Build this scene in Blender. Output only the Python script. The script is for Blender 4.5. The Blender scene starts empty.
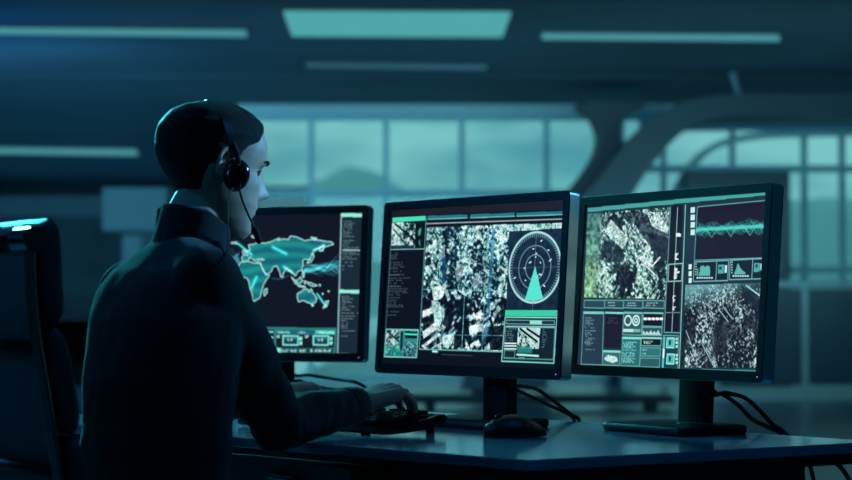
import bpy, bmesh, math, random
import numpy as np
from mathutils import Vector, Matrix, Quaternion, noise as mnoise
random.seed(7); RS = np.random.RandomState(11)
scn = bpy.context.scene
COL = scn.collection
PI = math.pi
F_PX = 1886.0; PITCH = .0365; CAMZ = .955; DESK = .72

# ------------------------------------------------------------ camera
cam = bpy.data.cameras.new('camera'); camo = bpy.data.objects.new('camera', cam); COL.objects.link(camo)
cam.sensor_width = 36; cam.lens = F_PX * 36 / 852
camo.location = (0, 0, CAMZ); camo.rotation_euler = (PI / 2 + PITCH, 0, 0)
cam.clip_end = 3000; cam.clip_start = .05
cam.dof.use_dof = True; cam.dof.focus_distance = 3.45; cam.dof.aperture_fstop = 4.2
scn.camera = camo

def ray(px, py):
    c, s = math.cos(PITCH), math.sin(PITCH); u = 240 - py
    return Vector((px - 426, F_PX * c - u * s, F_PX * s + u * c))
def P(px, py, Y):
    """point seen at a photo position, at distance Y from the camera"""
    v = ray(px, py); v = v * (Y / v.y)
    return Vector((v.x, v.y, v.z + CAMZ))

# ------------------------------------------------------------ materials
def lin(c):
    c = c / 255.0
    return c / 12.92 if c <= .04045 else ((c + .055) / 1.055) ** 2.4
def rgb(r, g, b): return (lin(r), lin(g), lin(b), 1)
def mat(name, col, rough=.5, metal=0, var=.12, scale=30, bump=0, bscale=200, spec=.5, sheen=0, coat=0):
    m = bpy.data.materials.new(name); m.use_nodes = True; nt = m.node_tree; N = nt.nodes; L = nt.links
    b = N['Principled BSDF']; b.inputs['Roughness'].default_value = rough; b.inputs['Metallic'].default_value = metal
    b.inputs['Specular IOR Level'].default_value = spec
    if sheen: b.inputs['Sheen Weight'].default_value = sheen; b.inputs['Sheen Roughness'].default_value = .4
    if coat: b.inputs['Coat Weight'].default_value = coat; b.inputs['Coat Roughness'].default_value = .08
    tc = N.new('ShaderNodeTexCoord'); nz = N.new('ShaderNodeTexNoise'); nz.inputs['Scale'].default_value = scale
    L.new(tc.outputs['Object'], nz.inputs['Vector'])
    r = N.new('ShaderNodeValToRGB'); e = r.color_ramp.elements
    c = rgb(*col)
    e[0].position = .3; e[1].position = .7
    e[0].color = tuple(x * (1 - var) for x in c[:3]) + (1,); e[1].color = tuple(min(1, x * (1 + var)) for x in c[:3]) + (1,)
    L.new(nz.outputs['Fac'], r.inputs['Fac']); L.new(r.outputs['Color'], b.inputs['Base Color'])
    if bump:
        n2 = N.new('ShaderNodeTexNoise'); n2.inputs['Scale'].default_value = bscale; n2.inputs['Detail'].default_value = 4
        L.new(tc.outputs['Object'], n2.inputs['Vector'])
        bp = N.new('ShaderNodeBump'); bp.inputs['Strength'].default_value = bump; bp.inputs['Distance'].default_value = .002
        L.new(n2.outputs['Fac'], bp.inputs['Height']); L.new(bp.outputs['Normal'], b.inputs['Normal'])
    return m
def emis(name, col, strength, var=.1, scale=2):
    m = bpy.data.materials.new(name); m.use_nodes = True; nt = m.node_tree; N = nt.nodes; L = nt.links
    N.remove(N['Principled BSDF']); e = N.new('ShaderNodeEmission'); e.inputs['Strength'].default_value = strength
    tc = N.new('ShaderNodeTexCoord'); nz = N.new('ShaderNodeTexNoise'); nz.inputs['Scale'].default_value = scale
    r = N.new('ShaderNodeValToRGB'); c = rgb(*col)
    r.color_ramp.elements[0].color = tuple(x * (1 - var) for x in c[:3]) + (1,); r.color_ramp.elements[1].color = tuple(x * (1 + var) for x in c[:3]) + (1,)
    L.new(tc.outputs['Object'], nz.inputs['Vector']); L.new(nz.outputs['Fac'], r.inputs['Fac'])
    L.new(r.outputs['Color'], e.inputs['Color']); L.new(e.outputs[0], N['Material Output'].inputs['Surface'])
    return m
def glassmat(name, tint=(225, 240, 240), gl=.06, rough=.02):
    m = bpy.data.materials.new(name); m.use_nodes = True; nt = m.node_tree; N = nt.nodes; L = nt.links
    N.remove(N['Principled BSDF'])
    t = N.new('ShaderNodeBsdfTransparent'); g = N.new('ShaderNodeBsdfGlossy'); g.inputs['Roughness'].default_value = rough
    mx = N.new('ShaderNodeMixShader'); mx.inputs[0].default_value = gl
    tc = N.new('ShaderNodeTexCoord'); nz = N.new('ShaderNodeTexNoise'); nz.inputs['Scale'].default_value = .6
    r = N.new('ShaderNodeValToRGB'); c = rgb(*tint)
    r.color_ramp.elements[0].color = tuple(x * .93 for x in c[:3]) + (1,); r.color_ramp.elements[1].color = c
    L.new(tc.outputs['Object'], nz.inputs['Vector']); L.new(nz.outputs['Fac'], r.inputs['Fac']); L.new(r.outputs['Color'], t.inputs['Color'])
    L.new(t.outputs[0], mx.inputs[1]); L.new(g.outputs[0], mx.inputs[2]); L.new(mx.outputs[0], N['Material Output'].inputs['Surface'])
    return m

M = dict(
    plastic=mat('black_plastic', (16, 17, 20), .38, bump=.15, bscale=900, spec=.4),
    plastic_side=mat('dark_satin_plastic', (62, 68, 74), .32, spec=.6),
    gloss=mat('glossy_black_plastic', (9, 10, 12), .12, spec=.6),
    desktop=mat('grey_laminate', (110, 134, 158), .14, bump=.05, bscale=60, var=.06, spec=.6),
    deskframe=mat('dark_steel_frame', (14, 15, 18), .5),
    leather=mat('black_leather', (56, 56, 58), .5, bump=.5, bscale=350, spec=.45),
    chrome=mat('polished_steel', (120, 125, 130), .18, metal=1, var=.03),
    nylon=mat('black_nylon', (10, 11, 13), .35),
    skin=mat('skin', (196, 150, 130), .5, bump=.25, bscale=500, var=.08, scale=60),
    hair=mat('short_dark_hair', (20, 17, 15), .55, bump=1.0, bscale=900, var=.5, scale=500, spec=.08, sheen=.16),
    stubble=mat('cropped_side_hair', (44, 38, 34), .6, bump=.8, bscale=1100, var=.5, scale=600),
    sweater=mat('dark_green_wool', (15, 30, 32), .9, bump=.9, bscale=800, var=.2, scale=300, sheen=.32, spec=.1),
    trousers=mat('dark_trousers', (14, 16, 22), .9, bump=.4, bscale=900),
    shoe=mat('dark_shoe_leather', (12, 11, 11), .4),
    rubber=mat('black_rubber', (10, 10, 11), .6),
    foam=mat('ear_foam', (12, 12, 13), .9, bump=.5, bscale=900),
    eye=mat('eye_white', (105, 105, 105), .35, var=.02),
    gold=mat('gold_ring', (200, 160, 80), .25, metal=1),
    floor=mat('polished_dark_floor', (36, 92, 116), .3, bump=.06, bscale=4, var=.25, scale=.8, spec=.7),
    ceil=mat('painted_ceiling', (84, 112, 124), .9, var=.2, scale=.35),
    wall=mat('painted_wall', (60, 92, 100), .9, var=.15, scale=.6),
    mull=mat('hazed_mullion', (160, 205, 216), .6),  # pale teal puts the hall's haze into the colour
    header=mat('pale_header_panel', (205, 225, 225), .8, var=.15, scale=.5),
    arch=mat('dark_arch_cladding', (24, 60, 78), .5, var=.15, scale=1),
    rail=mat('brushed_rail', (140, 165, 170), .35, metal=.3),
    smoked=mat('smoked_panel', (20, 60, 80), .35, var=.2, scale=1.5),
    office=mat('pale_office_laminate', (58, 88, 96), .6, var=.1, scale=2),
    officed=mat('grey_office_fabric', (48, 66, 72), .9, var=.2, scale=3),
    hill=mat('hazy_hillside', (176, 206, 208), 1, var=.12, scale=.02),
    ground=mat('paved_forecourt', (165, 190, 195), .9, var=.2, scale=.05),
    glass=glassmat('window_glass', gl=.014),
    lamp=emis('lamp_diffuser', (80, 166, 170), 1.0, var=.05),
    lampmid=emis('strip_diffuser', (74, 150, 160), 1.0, var=.05),
    lampdim=emis('dimmed_diffuser', (44, 92, 108), 1.0, var=.05),
    lampcase=mat('lamp_housing', (60, 75, 80), .5),
    trim=mat('satin_metal_trim', (235, 240, 240), .32, metal=.9, var=.03),
    keys=mat('matte_keycap', (9, 10, 12), .6, spec=.25),
    led=emis('power_led', (120, 120, 255), 1.6),
    label=mat('pale_print', (150, 160, 165), .5),
)

# ------------------------------------------------------------ object helpers
def link(name, me, m, parent=None, smooth=True):
    o = bpy.data.objects.new(name, me); COL.objects.link(o)
    if m and not me.materials: me.materials.append(m)
    if smooth:
        me.polygons.foreach_set('use_smooth', [True] * len(me.polygons))
    if parent: o.parent = parent
    return o
def obj(name, bm, m, parent=None, smooth=False, angle=None):
    bmesh.ops.recalc_face_normals(bm, faces=bm.faces)
    me = bpy.data.meshes.new(name); 
    if smooth and angle is not None:
        for e in bm.edges:
            if len(e.link_faces) == 2 and e.calc_face_angle(0) > angle: e.smooth = False
    bm.to_mesh(me); bm.free()
    return link(name, me, m, parent, smooth)
def thing(name, label, cat, loc=(0, 0, 0), rotz=0, group=None):
    o = bpy.data.objects.new(name, None); COL.objects.link(o); o.location = loc; o.rotation_euler = (0, 0, rotz)
    o.empty_display_size = .1
    return tag(o, label, cat, group)
def tag(o, label, cat, group=None):
    o['label'] = label; o['category'] = cat
    if group: o['group'] = group
    return o
def struct(o, label=None):
    o['kind'] = 'structure'
    if label: o['label'] = label; 
    return o
def box(bm, c, s, R=None, bev=0, seg=2, taper=None):
    """box centre c, full size s, optional 3x3/4x4 rotation R, bevel bev"""
    t = bmesh.new(); bmesh.ops.create_cube(t, size=1)
    for v in t.verts:
        k = 1
        if taper and v.co.z > 0: k = taper
        v.co = Vector((v.co.x * s[0] * k, v.co.y * s[1] * k, v.co.z * s[2]))
    if bev: bmesh.ops.bevel(t, geom=list(t.edges), offset=bev, segments=seg, affect='EDGES', profile=.5)
    mt = Matrix.Translation(c) @ (R.to_4x4() if R else Matrix.Identity(4))
    bmesh.ops.transform(t, matrix=mt, verts=t.verts)
    merge(bm, t)
def merge(bm, t):
    me = bpy.data.meshes.new('tmp'); t.to_mesh(me); t.free(); bm.from_mesh(me); bpy.data.meshes.remove(me)
def frame_at(d, up=Vector((0, 0, 1))):
    d = d.normalized()
    if abs(d.dot(up)) > .97: up = Vector((1, 0, 0))
    a = up.cross(d).normalized(); b = d.cross(a).normalized()
    return a, b
def tube(bm, pts, r, n=10, cap=True, flat=1.0, up=Vector((0, 0, 1))):
    pts = [Vector(p) for p in pts]; rs = r if isinstance(r, (list, tuple)) else [r] * len(pts)
    rings = []
    pa = None
    for i, p in enumerate(pts):
        d = (pts[min(i + 1, len(pts) - 1)] - pts[max(i - 1, 0)])
        if pa is None: a, b = frame_at(d, up)
        else:
            d.normalize(); a = (pa - d * pa.dot(d)).normalized(); b = d.cross(a).normalized()
        pa = a
        rings.append([bm.verts.new(p + a * math.cos(2 * PI * k / n) * rs[i] + b * math.sin(2 * PI * k / n) * rs[i] * flat) for k in range(n)])
    for i in range(len(rings) - 1):
        for k in range(n):
            bm.faces.new((rings[i][k], rings[i][(k + 1) % n], rings[i + 1][(k + 1) % n], rings[i + 1][k]))
    if cap:
        bm.faces.new(rings[0]); bm.faces.new(rings[-1])
def spline(pts, n=10):
    pts = [Vector(p) for p in pts]; out = []
    for i in range(len(pts) - 1):
        p0 = pts[max(i - 1, 0)]; p1 = pts[i]; p2 = pts[i + 1]; p3 = pts[min(i + 2, len(pts) - 1)]
        for k in range(n):
            t = k / n
            out.append(.5 * ((2 * p1) + (p2 - p0) * t + (2 * p0 - 5 * p1 + 4 * p2 - p3) * t * t + (3 * p1 - p0 - 3 * p2 + p3) * t ** 3))
    out.append(pts[-1]); return out
def loft(bm, rings, cap=True):
    vs = [[bm.verts.new(p) for p in r] for r in rings]; n = len(vs[0])
    for i in range(len(vs) - 1):
        for k in range(n): bm.faces.new((vs[i][k], vs[i][(k + 1) % n], vs[i + 1][(k + 1) % n], vs[i + 1][k]))
    if cap: bm.faces.new(vs[0]); bm.faces.new(vs[-1])
def ball(bm, c, r, seg=20):
    t = bmesh.new(); bmesh.ops.create_uvsphere(t, u_segments=seg, v_segments=seg * 2 // 3, radius=1)
    rr = r if isinstance(r, (tuple, list)) else (r, r, r)
    for v in t.verts: v.co = Vector((v.co.x * rr[0], v.co.y * rr[1], v.co.z * rr[2])) + Vector(c)
    merge(bm, t)
def capsule(bm, a, b, ra, rb, n=16):
    """closed tapered capsule"""
    a = Vector(a); b = Vector(b); d = (b - a); L = d.length; d.normalize(); u, w = frame_at(d)
    rings = []
    for k in range(1, 6):
        t = k / 6 * PI / 2
        rings.append((a - d * ra * math.cos(t), ra * math.sin(t)))
    for k in range(0, 5): rings.append((a.lerp(b, k / 4), ra + (rb - ra) * k / 4))
    for k in range(5, 0, -1):
        t = k / 6 * PI / 2
        rings.append((b + d * rb * math.cos(t), rb * math.sin(t)))
    loft(bm, [[c + (u * math.cos(2 * PI * j / n) + w * math.sin(2 * PI * j / n)) * max(r, 1e-4) for j in range(n)] for c, r in rings])
def chain(bm, pts, rs, n=16):
    for i in range(len(pts) - 1): capsule(bm, pts[i], pts[i + 1], rs[i], rs[i + 1], n)
def remesh(bm, voxel, smooth=4, name='tmp'):
    bmesh.ops.recalc_face_normals(bm, faces=bm.faces)
    me = bpy.data.meshes.new(name); bm.to_mesh(me); bm.free()
    o = bpy.data.objects.new(name, me); COL.objects.link(o)
    md = o.modifiers.new('r', 'REMESH'); md.mode = 'VOXEL'; md.voxel_size = voxel; md.use_smooth_shade = True
    if smooth:
        s = o.modifiers.new('s', 'SMOOTH'); s.factor = .5; s.iterations = smooth
    dg = bpy.context.evaluated_depsgraph_get(); dg.update()
    me2 = bpy.data.meshes.new_from_object(o.evaluated_get(dg)); bpy.data.objects.remove(o); bpy.data.meshes.remove(me)
    return me2

# ------------------------------------------------------------ world: hazy teal evening sky
w = bpy.data.worlds.new('sky'); scn.world = w; w.use_nodes = True
nt = w.node_tree; N = nt.nodes; L = nt.links; bg = N['Background']
tc = N.new('ShaderNodeTexCoord'); mp = N.new('ShaderNodeMapping'); mp.inputs['Scale'].default_value = (9, 9, 26)
nz = N.new('ShaderNodeTexNoise'); nz.inputs['Scale'].default_value = 1.2; nz.inputs['Detail'].default_value = 3; nz.inputs['Roughness'].default_value = .45
L.new(tc.outputs['Generated'], mp.inputs['Vector']); L.new(mp.outputs['Vector'], nz.inputs['Vector'])
rp = N.new('ShaderNodeValToRGB'); el = rp.color_ramp.elements
el[0].position = .36; el[0].color = rgb(88, 156, 168); el[1].position = .62; el[1].color = rgb(138, 198, 200)
L.new(nz.outputs['Fac'], rp.inputs['Fac']); L.new(rp.outputs['Color'], bg.inputs['Color']); bg.inputs['Strength'].default_value = 1.4

# ------------------------------------------------------------ the hall
CEIL = 3.555; WY = 24.0
XL, XR, YB = -9.0, 9.5, -3.0; YF = 40.0; XS = P(238, 200, WY).x
def quadbox(name, x0, x1, y0, y1, z0, z1, m, parent=None, bev=0):
    bm = bmesh.new(); box(bm, ((x0 + x1) / 2, (y0 + y1) / 2, (z0 + z1) / 2), (x1 - x0, y1 - y0, z1 - z0), bev=bev)
    return obj(name, bm, m, parent)
bm = bmesh.new(); box(bm, ((XL + XR) / 2, (YB + WY) / 2, -.1), (XR - XL + .4, WY - YB + .4, .2)); loft(bm, [[Vector((x, y, z)) for x, y in ((XL - .2, WY), (XS, WY), (P(234, 200, YF).x, YF + .2), (XL - .2, YF + .2))] for z in (-.2, 0)])
struct(obj('floor', bm, M['floor']), 'polished dark teal floor of the hall')
# ceiling with shallow recessed joints
bm = bmesh.new(); box(bm, ((XL + XR) / 2, (YB + WY) / 2, CEIL + .15), (XR - XL + .4, WY - YB + .4, .3))
loft(bm, [[Vector((x, y, z)) for x, y in ((XL - .2, WY), (XS, WY), (P(234, 200, YF).x, YF + .2), (XL - .2, YF + .2))] for z in (CEIL, CEIL + .3)])
for k in range(5): box(bm, ((XL + XR) / 2, 1.4 + k * 4.9, CEIL - .004), (XR - XL, .05, .012))
struct(obj('ceiling', bm, M['ceil']), 'dark ceiling with cross joints')
struct(quadbox('wall_left', XL - .2, XL, YB - .2, YF + .2, 0, CEIL, M['wall']), 'dark left wall')
struct(quadbox('wall_right', XR, XR + .2, YB - .2, WY + .2, 0, CEIL, M['wall']), 'dark right wall')
struct(quadbox('wall_back', XL, XR, YB - .2, YB, 0, CEIL, M['wall']), 'wall behind the camera')
struct(quadbox('wall_far', XL, XS, YF, YF + .2, 0, CEIL, M['wall']), 'far dark wall at the end of the left bay')
XE = P(234, 200, YF).x
bm = bmesh.new(); fp = [(XS - .02, WY), (XS + .1, WY + .1), (XE + .2, YF), (XE, YF)]
loft(bm, [[Vector((x, y, 0)) for x, y in fp], [Vector((x, y, CEIL)) for x, y in fp]]); struct(obj('wall_inner', bm, M['wall']), 'return wall of the left bay')

def px_x(px, Y=WY): return P(px, 300, Y).x
def px_z(py, Y=WY): return P(426, py, Y).z
# window_1: five tall panes left of the big arch
def window(name, pxs, z_top, z_bot, bars, label):
    xs = [px_x(p) for p in pxs]
    fr = bmesh.new()
    x0, x1 = xs[0], xs[-1]
    for x in xs: box(fr, (x, WY, (z_top + z_bot) / 2), (.07, .1, z_top - z_bot))
    for z in bars: box(fr, ((x0 + x1) / 2, WY + .001, z), (x1 - x0 + .07, .12, .085))
    t = obj(name, fr, M['mull']); struct(t, label)
    for a, b in zip(xs[:-1], xs[1:]):
        zs = sorted([z_bot] + [z for z in bars if z_bot < z < z_top] + [z_top])
        g = bmesh.new(); box(g, ((a + b) / 2, WY + .01, (z_top + z_bot) / 2), (b - a - .07, .012, z_top - z_bot - .02))
        obj('pane', g, M['glass'], t)
    return t
ztop = px_z(117); zhead = px_z(103)
window('window_1', [238, 311, 386, 462, 547, 606], ztop, .05, [ztop, px_z(193.5), .06], 'wide teal window wall with four mullions behind the monitors')
window('window_2', [622, 664, 733, 805, 843, 884, 930, 1000], ztop, .05, [ztop, px_z(169), px_z(270), .06], 'tall window wall inside the big arch on the right')
o = struct(quadbox('trim_1', XS, XR, WY - .08, WY + .1, ztop + .03, CEIL, M['header']), 'pale header band above the windows')
struct(quadbox('wall_middle', px_x(604), px_x(624), WY - .03, WY + .2, 0, CEIL, M['wall']), 'pier between the two windows')
struct(quadbox('wall_front', px_x(1000), XR, WY, WY + .2, 0, CEIL, M['wall']), 'wall right of the window wall')

# arches and the flared column, extruded outlines with real depth
def sp2(pts, n=6): return [(p.x, p.y) for p in spline([(a, b, 0) for a, b in pts], n)]
def resample(pts, n):
    L_ = [0]
    for a, b in zip(pts[:-1], pts[1:]): L_.append(L_[-1] + math.hypot(b[0] - a[0], b[1] - a[1]))
    out = []
    for k in range(n):
        d = L_[-1] * k / (n - 1); i = max(q for q in range(len(L_)) if L_[q] <= d + 1e-9); i = min(i, len(pts) - 2); t = (d - L_[i]) / (L_[i + 1] - L_[i])
        out.append((pts[i][0] + (pts[i + 1][0] - pts[i][0]) * t, pts[i][1] + (pts[i + 1][1] - pts[i][1]) * t))
    return out
def curved_beam(name, e1, e2, Y, depth, m, n=48):
    """a curved member between two edges, with real depth"""
    bm = bmesh.new(); dv = Vector((0, depth, 0)); rings = []
    for a, b in zip(resample(e1, n), resample(e2, n)):
        p, q = P(a[0], a[1], Y), P(b[0], b[1], Y); rings.append([p, q, q + dv, p + dv])
    loft(bm, rings); return obj(name, bm, m)
outer = sp2([(462, 390), (500, 300), (545, 235), (588, 192), (622, 148), (652, 118), (690, 100), (730, 94), (790, 93), (900, 92)])
inner = sp2([(545, 390), (570, 310), (600, 250), (634, 192), (652, 165), (676, 138), (700, 122), (730, 116), (790, 116), (900, 117)])
tag(curved_beam('arch_beam', outer, inner, 20.5, .9, M['arch']), 'massive dark curved arch beam sweeping up behind the right monitor', 'arch')
cl1 = sp2([(578, 102), (592, 112), (599, 126), (600, 140), (594, 156), (582, 174), (566, 194), (530, 250), (470, 392)]); cl2 = sp2([(650, 102), (628, 112), (621, 126), (622, 140), (621, 150), (612, 170), (598, 196), (570, 250), (520, 392)])
tag(curved_beam('flared_column', cl1, cl2, 21.7, .8, M['arch']), 'dark flared column joining the ceiling left of the big arch', 'column')
o2 = sp2([(622, 392), (636, 300), (664, 215), (680, 180), (696, 156), (716, 142), (745, 134), (790, 130), (900, 128)]); i2 = sp2([(632, 392), (646, 300), (672, 215), (687, 183), (702, 160), (720, 147), (748, 139), (790, 135), (900, 133)])
tag(curved_beam('arch_rib', o2, i2, 22.6, .35, M['mull']), 'slim curved rib nested under the big dark arch', 'arch')
struct(quadbox('trim_2', px_x(640, 23.3), XR, 23.2, 23.35, px_z(131, 23.3), px_z(112, 23.3), mat('blue_bulkhead', (110, 190, 210), .8)), 'blue bulkhead strip above the right window')
# low dark panelling inside the arch
t = thing('panel_cabinet', 'dark low cabinet row blurred inside the arch above the right monitor', 'cabinet', (px_x(735, 22), 22, 0))
bm = bmesh.new(); box(bm, (0, 0, px_z(172, 22) / 2), (px_x(792, 22) - px_x(688, 22), .5, px_z(172, 22)), bev=.02); obj('body', bm, M['arch'], t)
for k in (-1, 0, 1):
    bm = bmesh.new(); box(bm, (k * .4, -.26, px_z(172, 22) / 2), (.36, .03, px_z(180, 22) - .3), bev=.01); obj('door', bm, M['smoked'], t)

# balustrade in front of the right window
YR = 20.0
t = thing('glass_railing', 'waist-high dark panel railing with pale top rail at far right', 'railing', (px_x(790, YR), YR, 0))
x0, x1 = px_x(700, YR) - t.location.x, px_x(905, YR) - t.location.x; zr = px_z(284, YR)
bm = bmesh.new(); box(bm, ((x0 + x1) / 2, 0, zr), (x1 - x0, .09, .075), bev=.02); obj('top_rail', bm, M['rail'], t)
for px in (716, 804, 892):
    bm = bmesh.new(); box(bm, (px_x(px, YR) - t.location.x, -.03, zr / 2), (.07, .05, zr), bev=.01); obj('post', bm, M['rail'], t)
for a, b in ((716, 804), (804, 892)):
    xa, xb = px_x(a, YR) - t.location.x, px_x(b, YR) - t.location.x
    bm = bmesh.new(); box(bm, ((xa + xb) / 2, 0, (zr + .14) / 2 - .02), (xb - xa - .07, .03, zr - .2)); obj('panel', bm, M['smoked'], t)
bm = bmesh.new(); box(bm, ((x0 + x1) / 2, 0, .065), (x1 - x0, .1, .13)); obj('bottom_rail', bm, M['rail'], t)

# ceiling lights
def ceil_light(corners_px, m, label, drop=.045, name='ceiling_light'):
    pts = []
    for px, py in corners_px:
        v = ray(px, py); k = (CEIL - drop - CAMZ) / v.z; pts.append(Vector((v.x * k, v.y * k, CEIL - drop)))
    c = sum(pts, Vector()) / 4
    t = thing(name, label, 'ceiling light', c, 0, 'ceiling lights')
    loc = [p - c for p in pts]
    bm = bmesh.new(); a = [bm.verts.new(p) for p in loc]; b = [bm.verts.new(p + Vector((0, 0, .02))) for p in loc]
    bm.faces.new(a); bm.faces.new(b)
    for i in range(4): bm.faces.new((a[i], a[(i + 1) % 4], b[(i + 1) % 4], b[i]))
    obj('diffuser', bm, m, t)
    bm = bmesh.new(); g = [p * 1.02 for p in loc]
    a = [bm.verts.new(p + Vector((0, 0, .02))) for p in g]; b = [bm.verts.new(p + Vector((0, 0, drop))) for p in g]
    bm.faces.new(a); bm.faces.new(b)
    for i in range(4): bm.faces.new((a[i], a[(i + 1) % 4], b[(i + 1) % 4], b[i]))
    obj('housing', bm, M['lampcase'], t)
    return t
ceil_light([(283.5, 13), (511, 14), (502.5, 37.5), (292, 36.5)], M['lamp'], 'large bright panel ceiling light at the top centre')
ceil_light([(-120, 28.5), (246, 32.5), (247, 37), (-112, 32.8)], M['lampmid'], 'long thin strip ceiling light at the upper left')
ceil_light([(542, 35.5), (779, 37.2), (780, 41.3), (542, 39.4)], M['lampmid'], 'long thin strip ceiling light at the upper right')
ceil_light([(306, 65), (487, 67.3), (486, 70), (307, 67.6)], M['lampdim'], 'dim strip ceiling light below the large panel light')
ceil_light([(-90, 148), (136, 151), (138, 155.5), (-86, 152)], M['lampmid'], 'distant strip ceiling light left of the man\'s head')
# small track spotlight
t = thing('ceiling_spotlight', 'tiny pale spotlight hanging above the dark arch', 'spotlight', P(733, 69, 20.2))
bm = bmesh.new(); c0 = Vector((0, 0, CEIL - P(733, 69, 20.2).z)); tube(bm, [c0, (0, 0, -.06)], .012); obj('stem', bm, M['smoked'], t)
bm = bmesh.new(); tube(bm, [(-.01, 0, -.05), (.05, -.03, -.27)], [.034, .024], 12); obj('lamp_head', bm, M['rail'], t)
bm = bmesh.new(); box(bm, (.02, 0, -.03), (.16, .05, .04), bev=.008); obj('yoke', bm, M['smoked'], t)

# left bay furniture, far out of focus
t = thing('office_partition', 'long pale partition wall blurred at the far left behind the chair', 'partition', (px_x(20, 27), 27, 0))
x0, x1 = px_x(-120, 27) - t.location.x, px_x(128, 27) - t.location.x
bm = bmesh.new(); box(bm, ((x0 + x1) / 2, 0, px_z(217, 27) / 2), (x1 - x0, .12, px_z(217, 27))); obj('panel', bm, M['officed'], t)
bm = bmesh.new(); box(bm, ((x0 + x1) / 2, 0, (px_z(196, 27) + px_z(217, 27)) / 2), (x1 - x0, .14, px_z(196, 27) - px_z(217, 27)), bev=.01); obj('upper_band', bm, M['office'], t)
t = thing('tall_cabinet', 'pale tall cabinet blurred just left of the man\'s neck', 'cabinet', (px_x(138, 22), 22, 0))
xw = px_x(168, 22) - px_x(104, 22); zt = px_z(189, 22)
bm = bmesh.new(); box(bm, (0, 0, zt - .25), (xw, .6, .5), bev=.01); obj('top_box', bm, M['office'], t)
bm = bmesh.new(); box(bm, (.08, 0, (zt - .5) / 2), (xw * .62, .5, zt - .5), bev=.01); obj('body', bm, M['officed'], t)
for k in (-1, 1):
    bm = bmesh.new(); box(bm, (.08 + k * xw * .155, -.26, (zt - .5) / 2), (xw * .29, .02, zt - .62), bev=.005); obj('door', bm, M['office'] if k < 0 else M['officed'], t)
def far_desk(px0, px1, Y, h, label):
    xa, xb = px_x(px0, Y), px_x(px1, Y); t = thing('office_desk', label, 'desk', ((xa + xb) / 2, Y, 0)); wd = xb - xa
    bm = bmesh.new(); box(bm, (0, 0, h - .02), (wd, .8, .04), bev=.008); obj('desktop', bm, M['office'], t)
    for sx in (-1, 1):
        bm = bmesh.new(); box(bm, (sx * (wd / 2 - .05), 0, (h - .04) / 2), (.04, .7, h - .04)); obj('side_panel', bm, M['officed'], t)
    bm = bmesh.new(); box(bm, (0, .3, h * .6), (wd - .12, .02, h * .6)); obj('back_panel', bm, M['officed'], t)
far_desk(40, 150, 16.0, .95, 'pale counter blurred beyond the chair at the far left')
# long low bench under the windows
t = thing('window_bench', 'long low dark bench below the window wall behind the monitors', 'bench', (px_x(430, 18), 18, 0))
bm = bmesh.new(); box(bm, (0, 0, .1), (4.6, .5, .07), bev=.01); obj('seat', bm, M['officed'], t)
for s in (-1, 0, 1):
    bm = bmesh.new(); box(bm, (s * 2.1, 0, .035), (.1, .4, .07)); obj('leg', bm, M['officed'], t)

# outside: forecourt and a hazy hill
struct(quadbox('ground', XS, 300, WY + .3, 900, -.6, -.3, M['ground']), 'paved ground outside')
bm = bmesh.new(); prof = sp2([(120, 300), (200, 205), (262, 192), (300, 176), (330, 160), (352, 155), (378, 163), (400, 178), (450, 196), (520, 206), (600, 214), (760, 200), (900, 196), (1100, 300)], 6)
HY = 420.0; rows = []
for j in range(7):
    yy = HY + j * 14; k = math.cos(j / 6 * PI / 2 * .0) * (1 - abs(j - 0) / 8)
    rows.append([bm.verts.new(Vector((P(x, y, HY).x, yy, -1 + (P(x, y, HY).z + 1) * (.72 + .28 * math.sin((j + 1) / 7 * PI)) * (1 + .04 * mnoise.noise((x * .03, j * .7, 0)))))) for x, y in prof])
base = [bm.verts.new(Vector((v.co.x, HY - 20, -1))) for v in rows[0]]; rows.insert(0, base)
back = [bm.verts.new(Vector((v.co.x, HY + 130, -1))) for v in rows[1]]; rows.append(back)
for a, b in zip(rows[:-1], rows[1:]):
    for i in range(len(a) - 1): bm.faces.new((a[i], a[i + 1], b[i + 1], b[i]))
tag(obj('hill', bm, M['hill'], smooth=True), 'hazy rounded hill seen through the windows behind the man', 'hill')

# ------------------------------------------------------------ desk
C0 = Vector((.162, 2.945)); C1 = Vector((.808, 3.358)); C2 = Vector((.325, 3.957)); C2d = (Vector((.325, 3.957)) - Vector((-.014, 4.345))).normalized()
ldir = Vector((-.70, .714))
C1b = C1
C3 = Vector((.325, 3.957)) - C2d * 1.15; C4 = C0 + ldir * 1.50
desk = thing('desk', 'grey-topped office desk with dark frame carrying the three monitors', 'desk', (0, 0, 0))
bm = bmesh.new()
poly = [C0, C1b, C3, C4]
top = [bm.verts.new((p.x, p.y, DESK)) for p in poly]; bot = [bm.verts.new((p.x, p.y, DESK - .018)) for p in poly]
bm.faces.new(top); bm.faces.new(bot)
for i in range(4): bm.faces.new((top[i], top[(i + 1) % 4], bot[(i + 1) % 4], bot[i]))
bmesh.ops.bevel(bm, geom=[e for e in bm.edges], offset=.0015, segments=1, affect='EDGES')
obj('desktop', bm, M['desktop'], desk)
def slab(name, a, b, z0, z1, th, m, inset=0):
    a = Vector((a.x, a.y, 0)); b = Vector((b.x, b.y, 0)); d = (b - a); Lh = d.length; ang = math.atan2(d.y, d.x)
    n = Vector((-math.sin(ang), math.cos(ang), 0)); c = (a + b) / 2 + n * (inset + th / 2)
    bm = bmesh.new(); box(bm, (c.x, c.y, (z0 + z1) / 2), (Lh, th, z1 - z0), R=Matrix.Rotation(ang, 3, 'Z'), bev=.002, seg=1)
    return obj(name, bm, m, desk)
zt = DESK - .018
e1 = (C1b - C0).normalized()
slab('edge_panel', C0 + e1 * .002, C1b, zt - .02, zt, .02, M['deskframe'], .006)
slab('edge_beam', C4 + e1 * .03, C0 + e1 * .03, zt - .017, zt, .03, M['deskframe'], .0)
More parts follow.
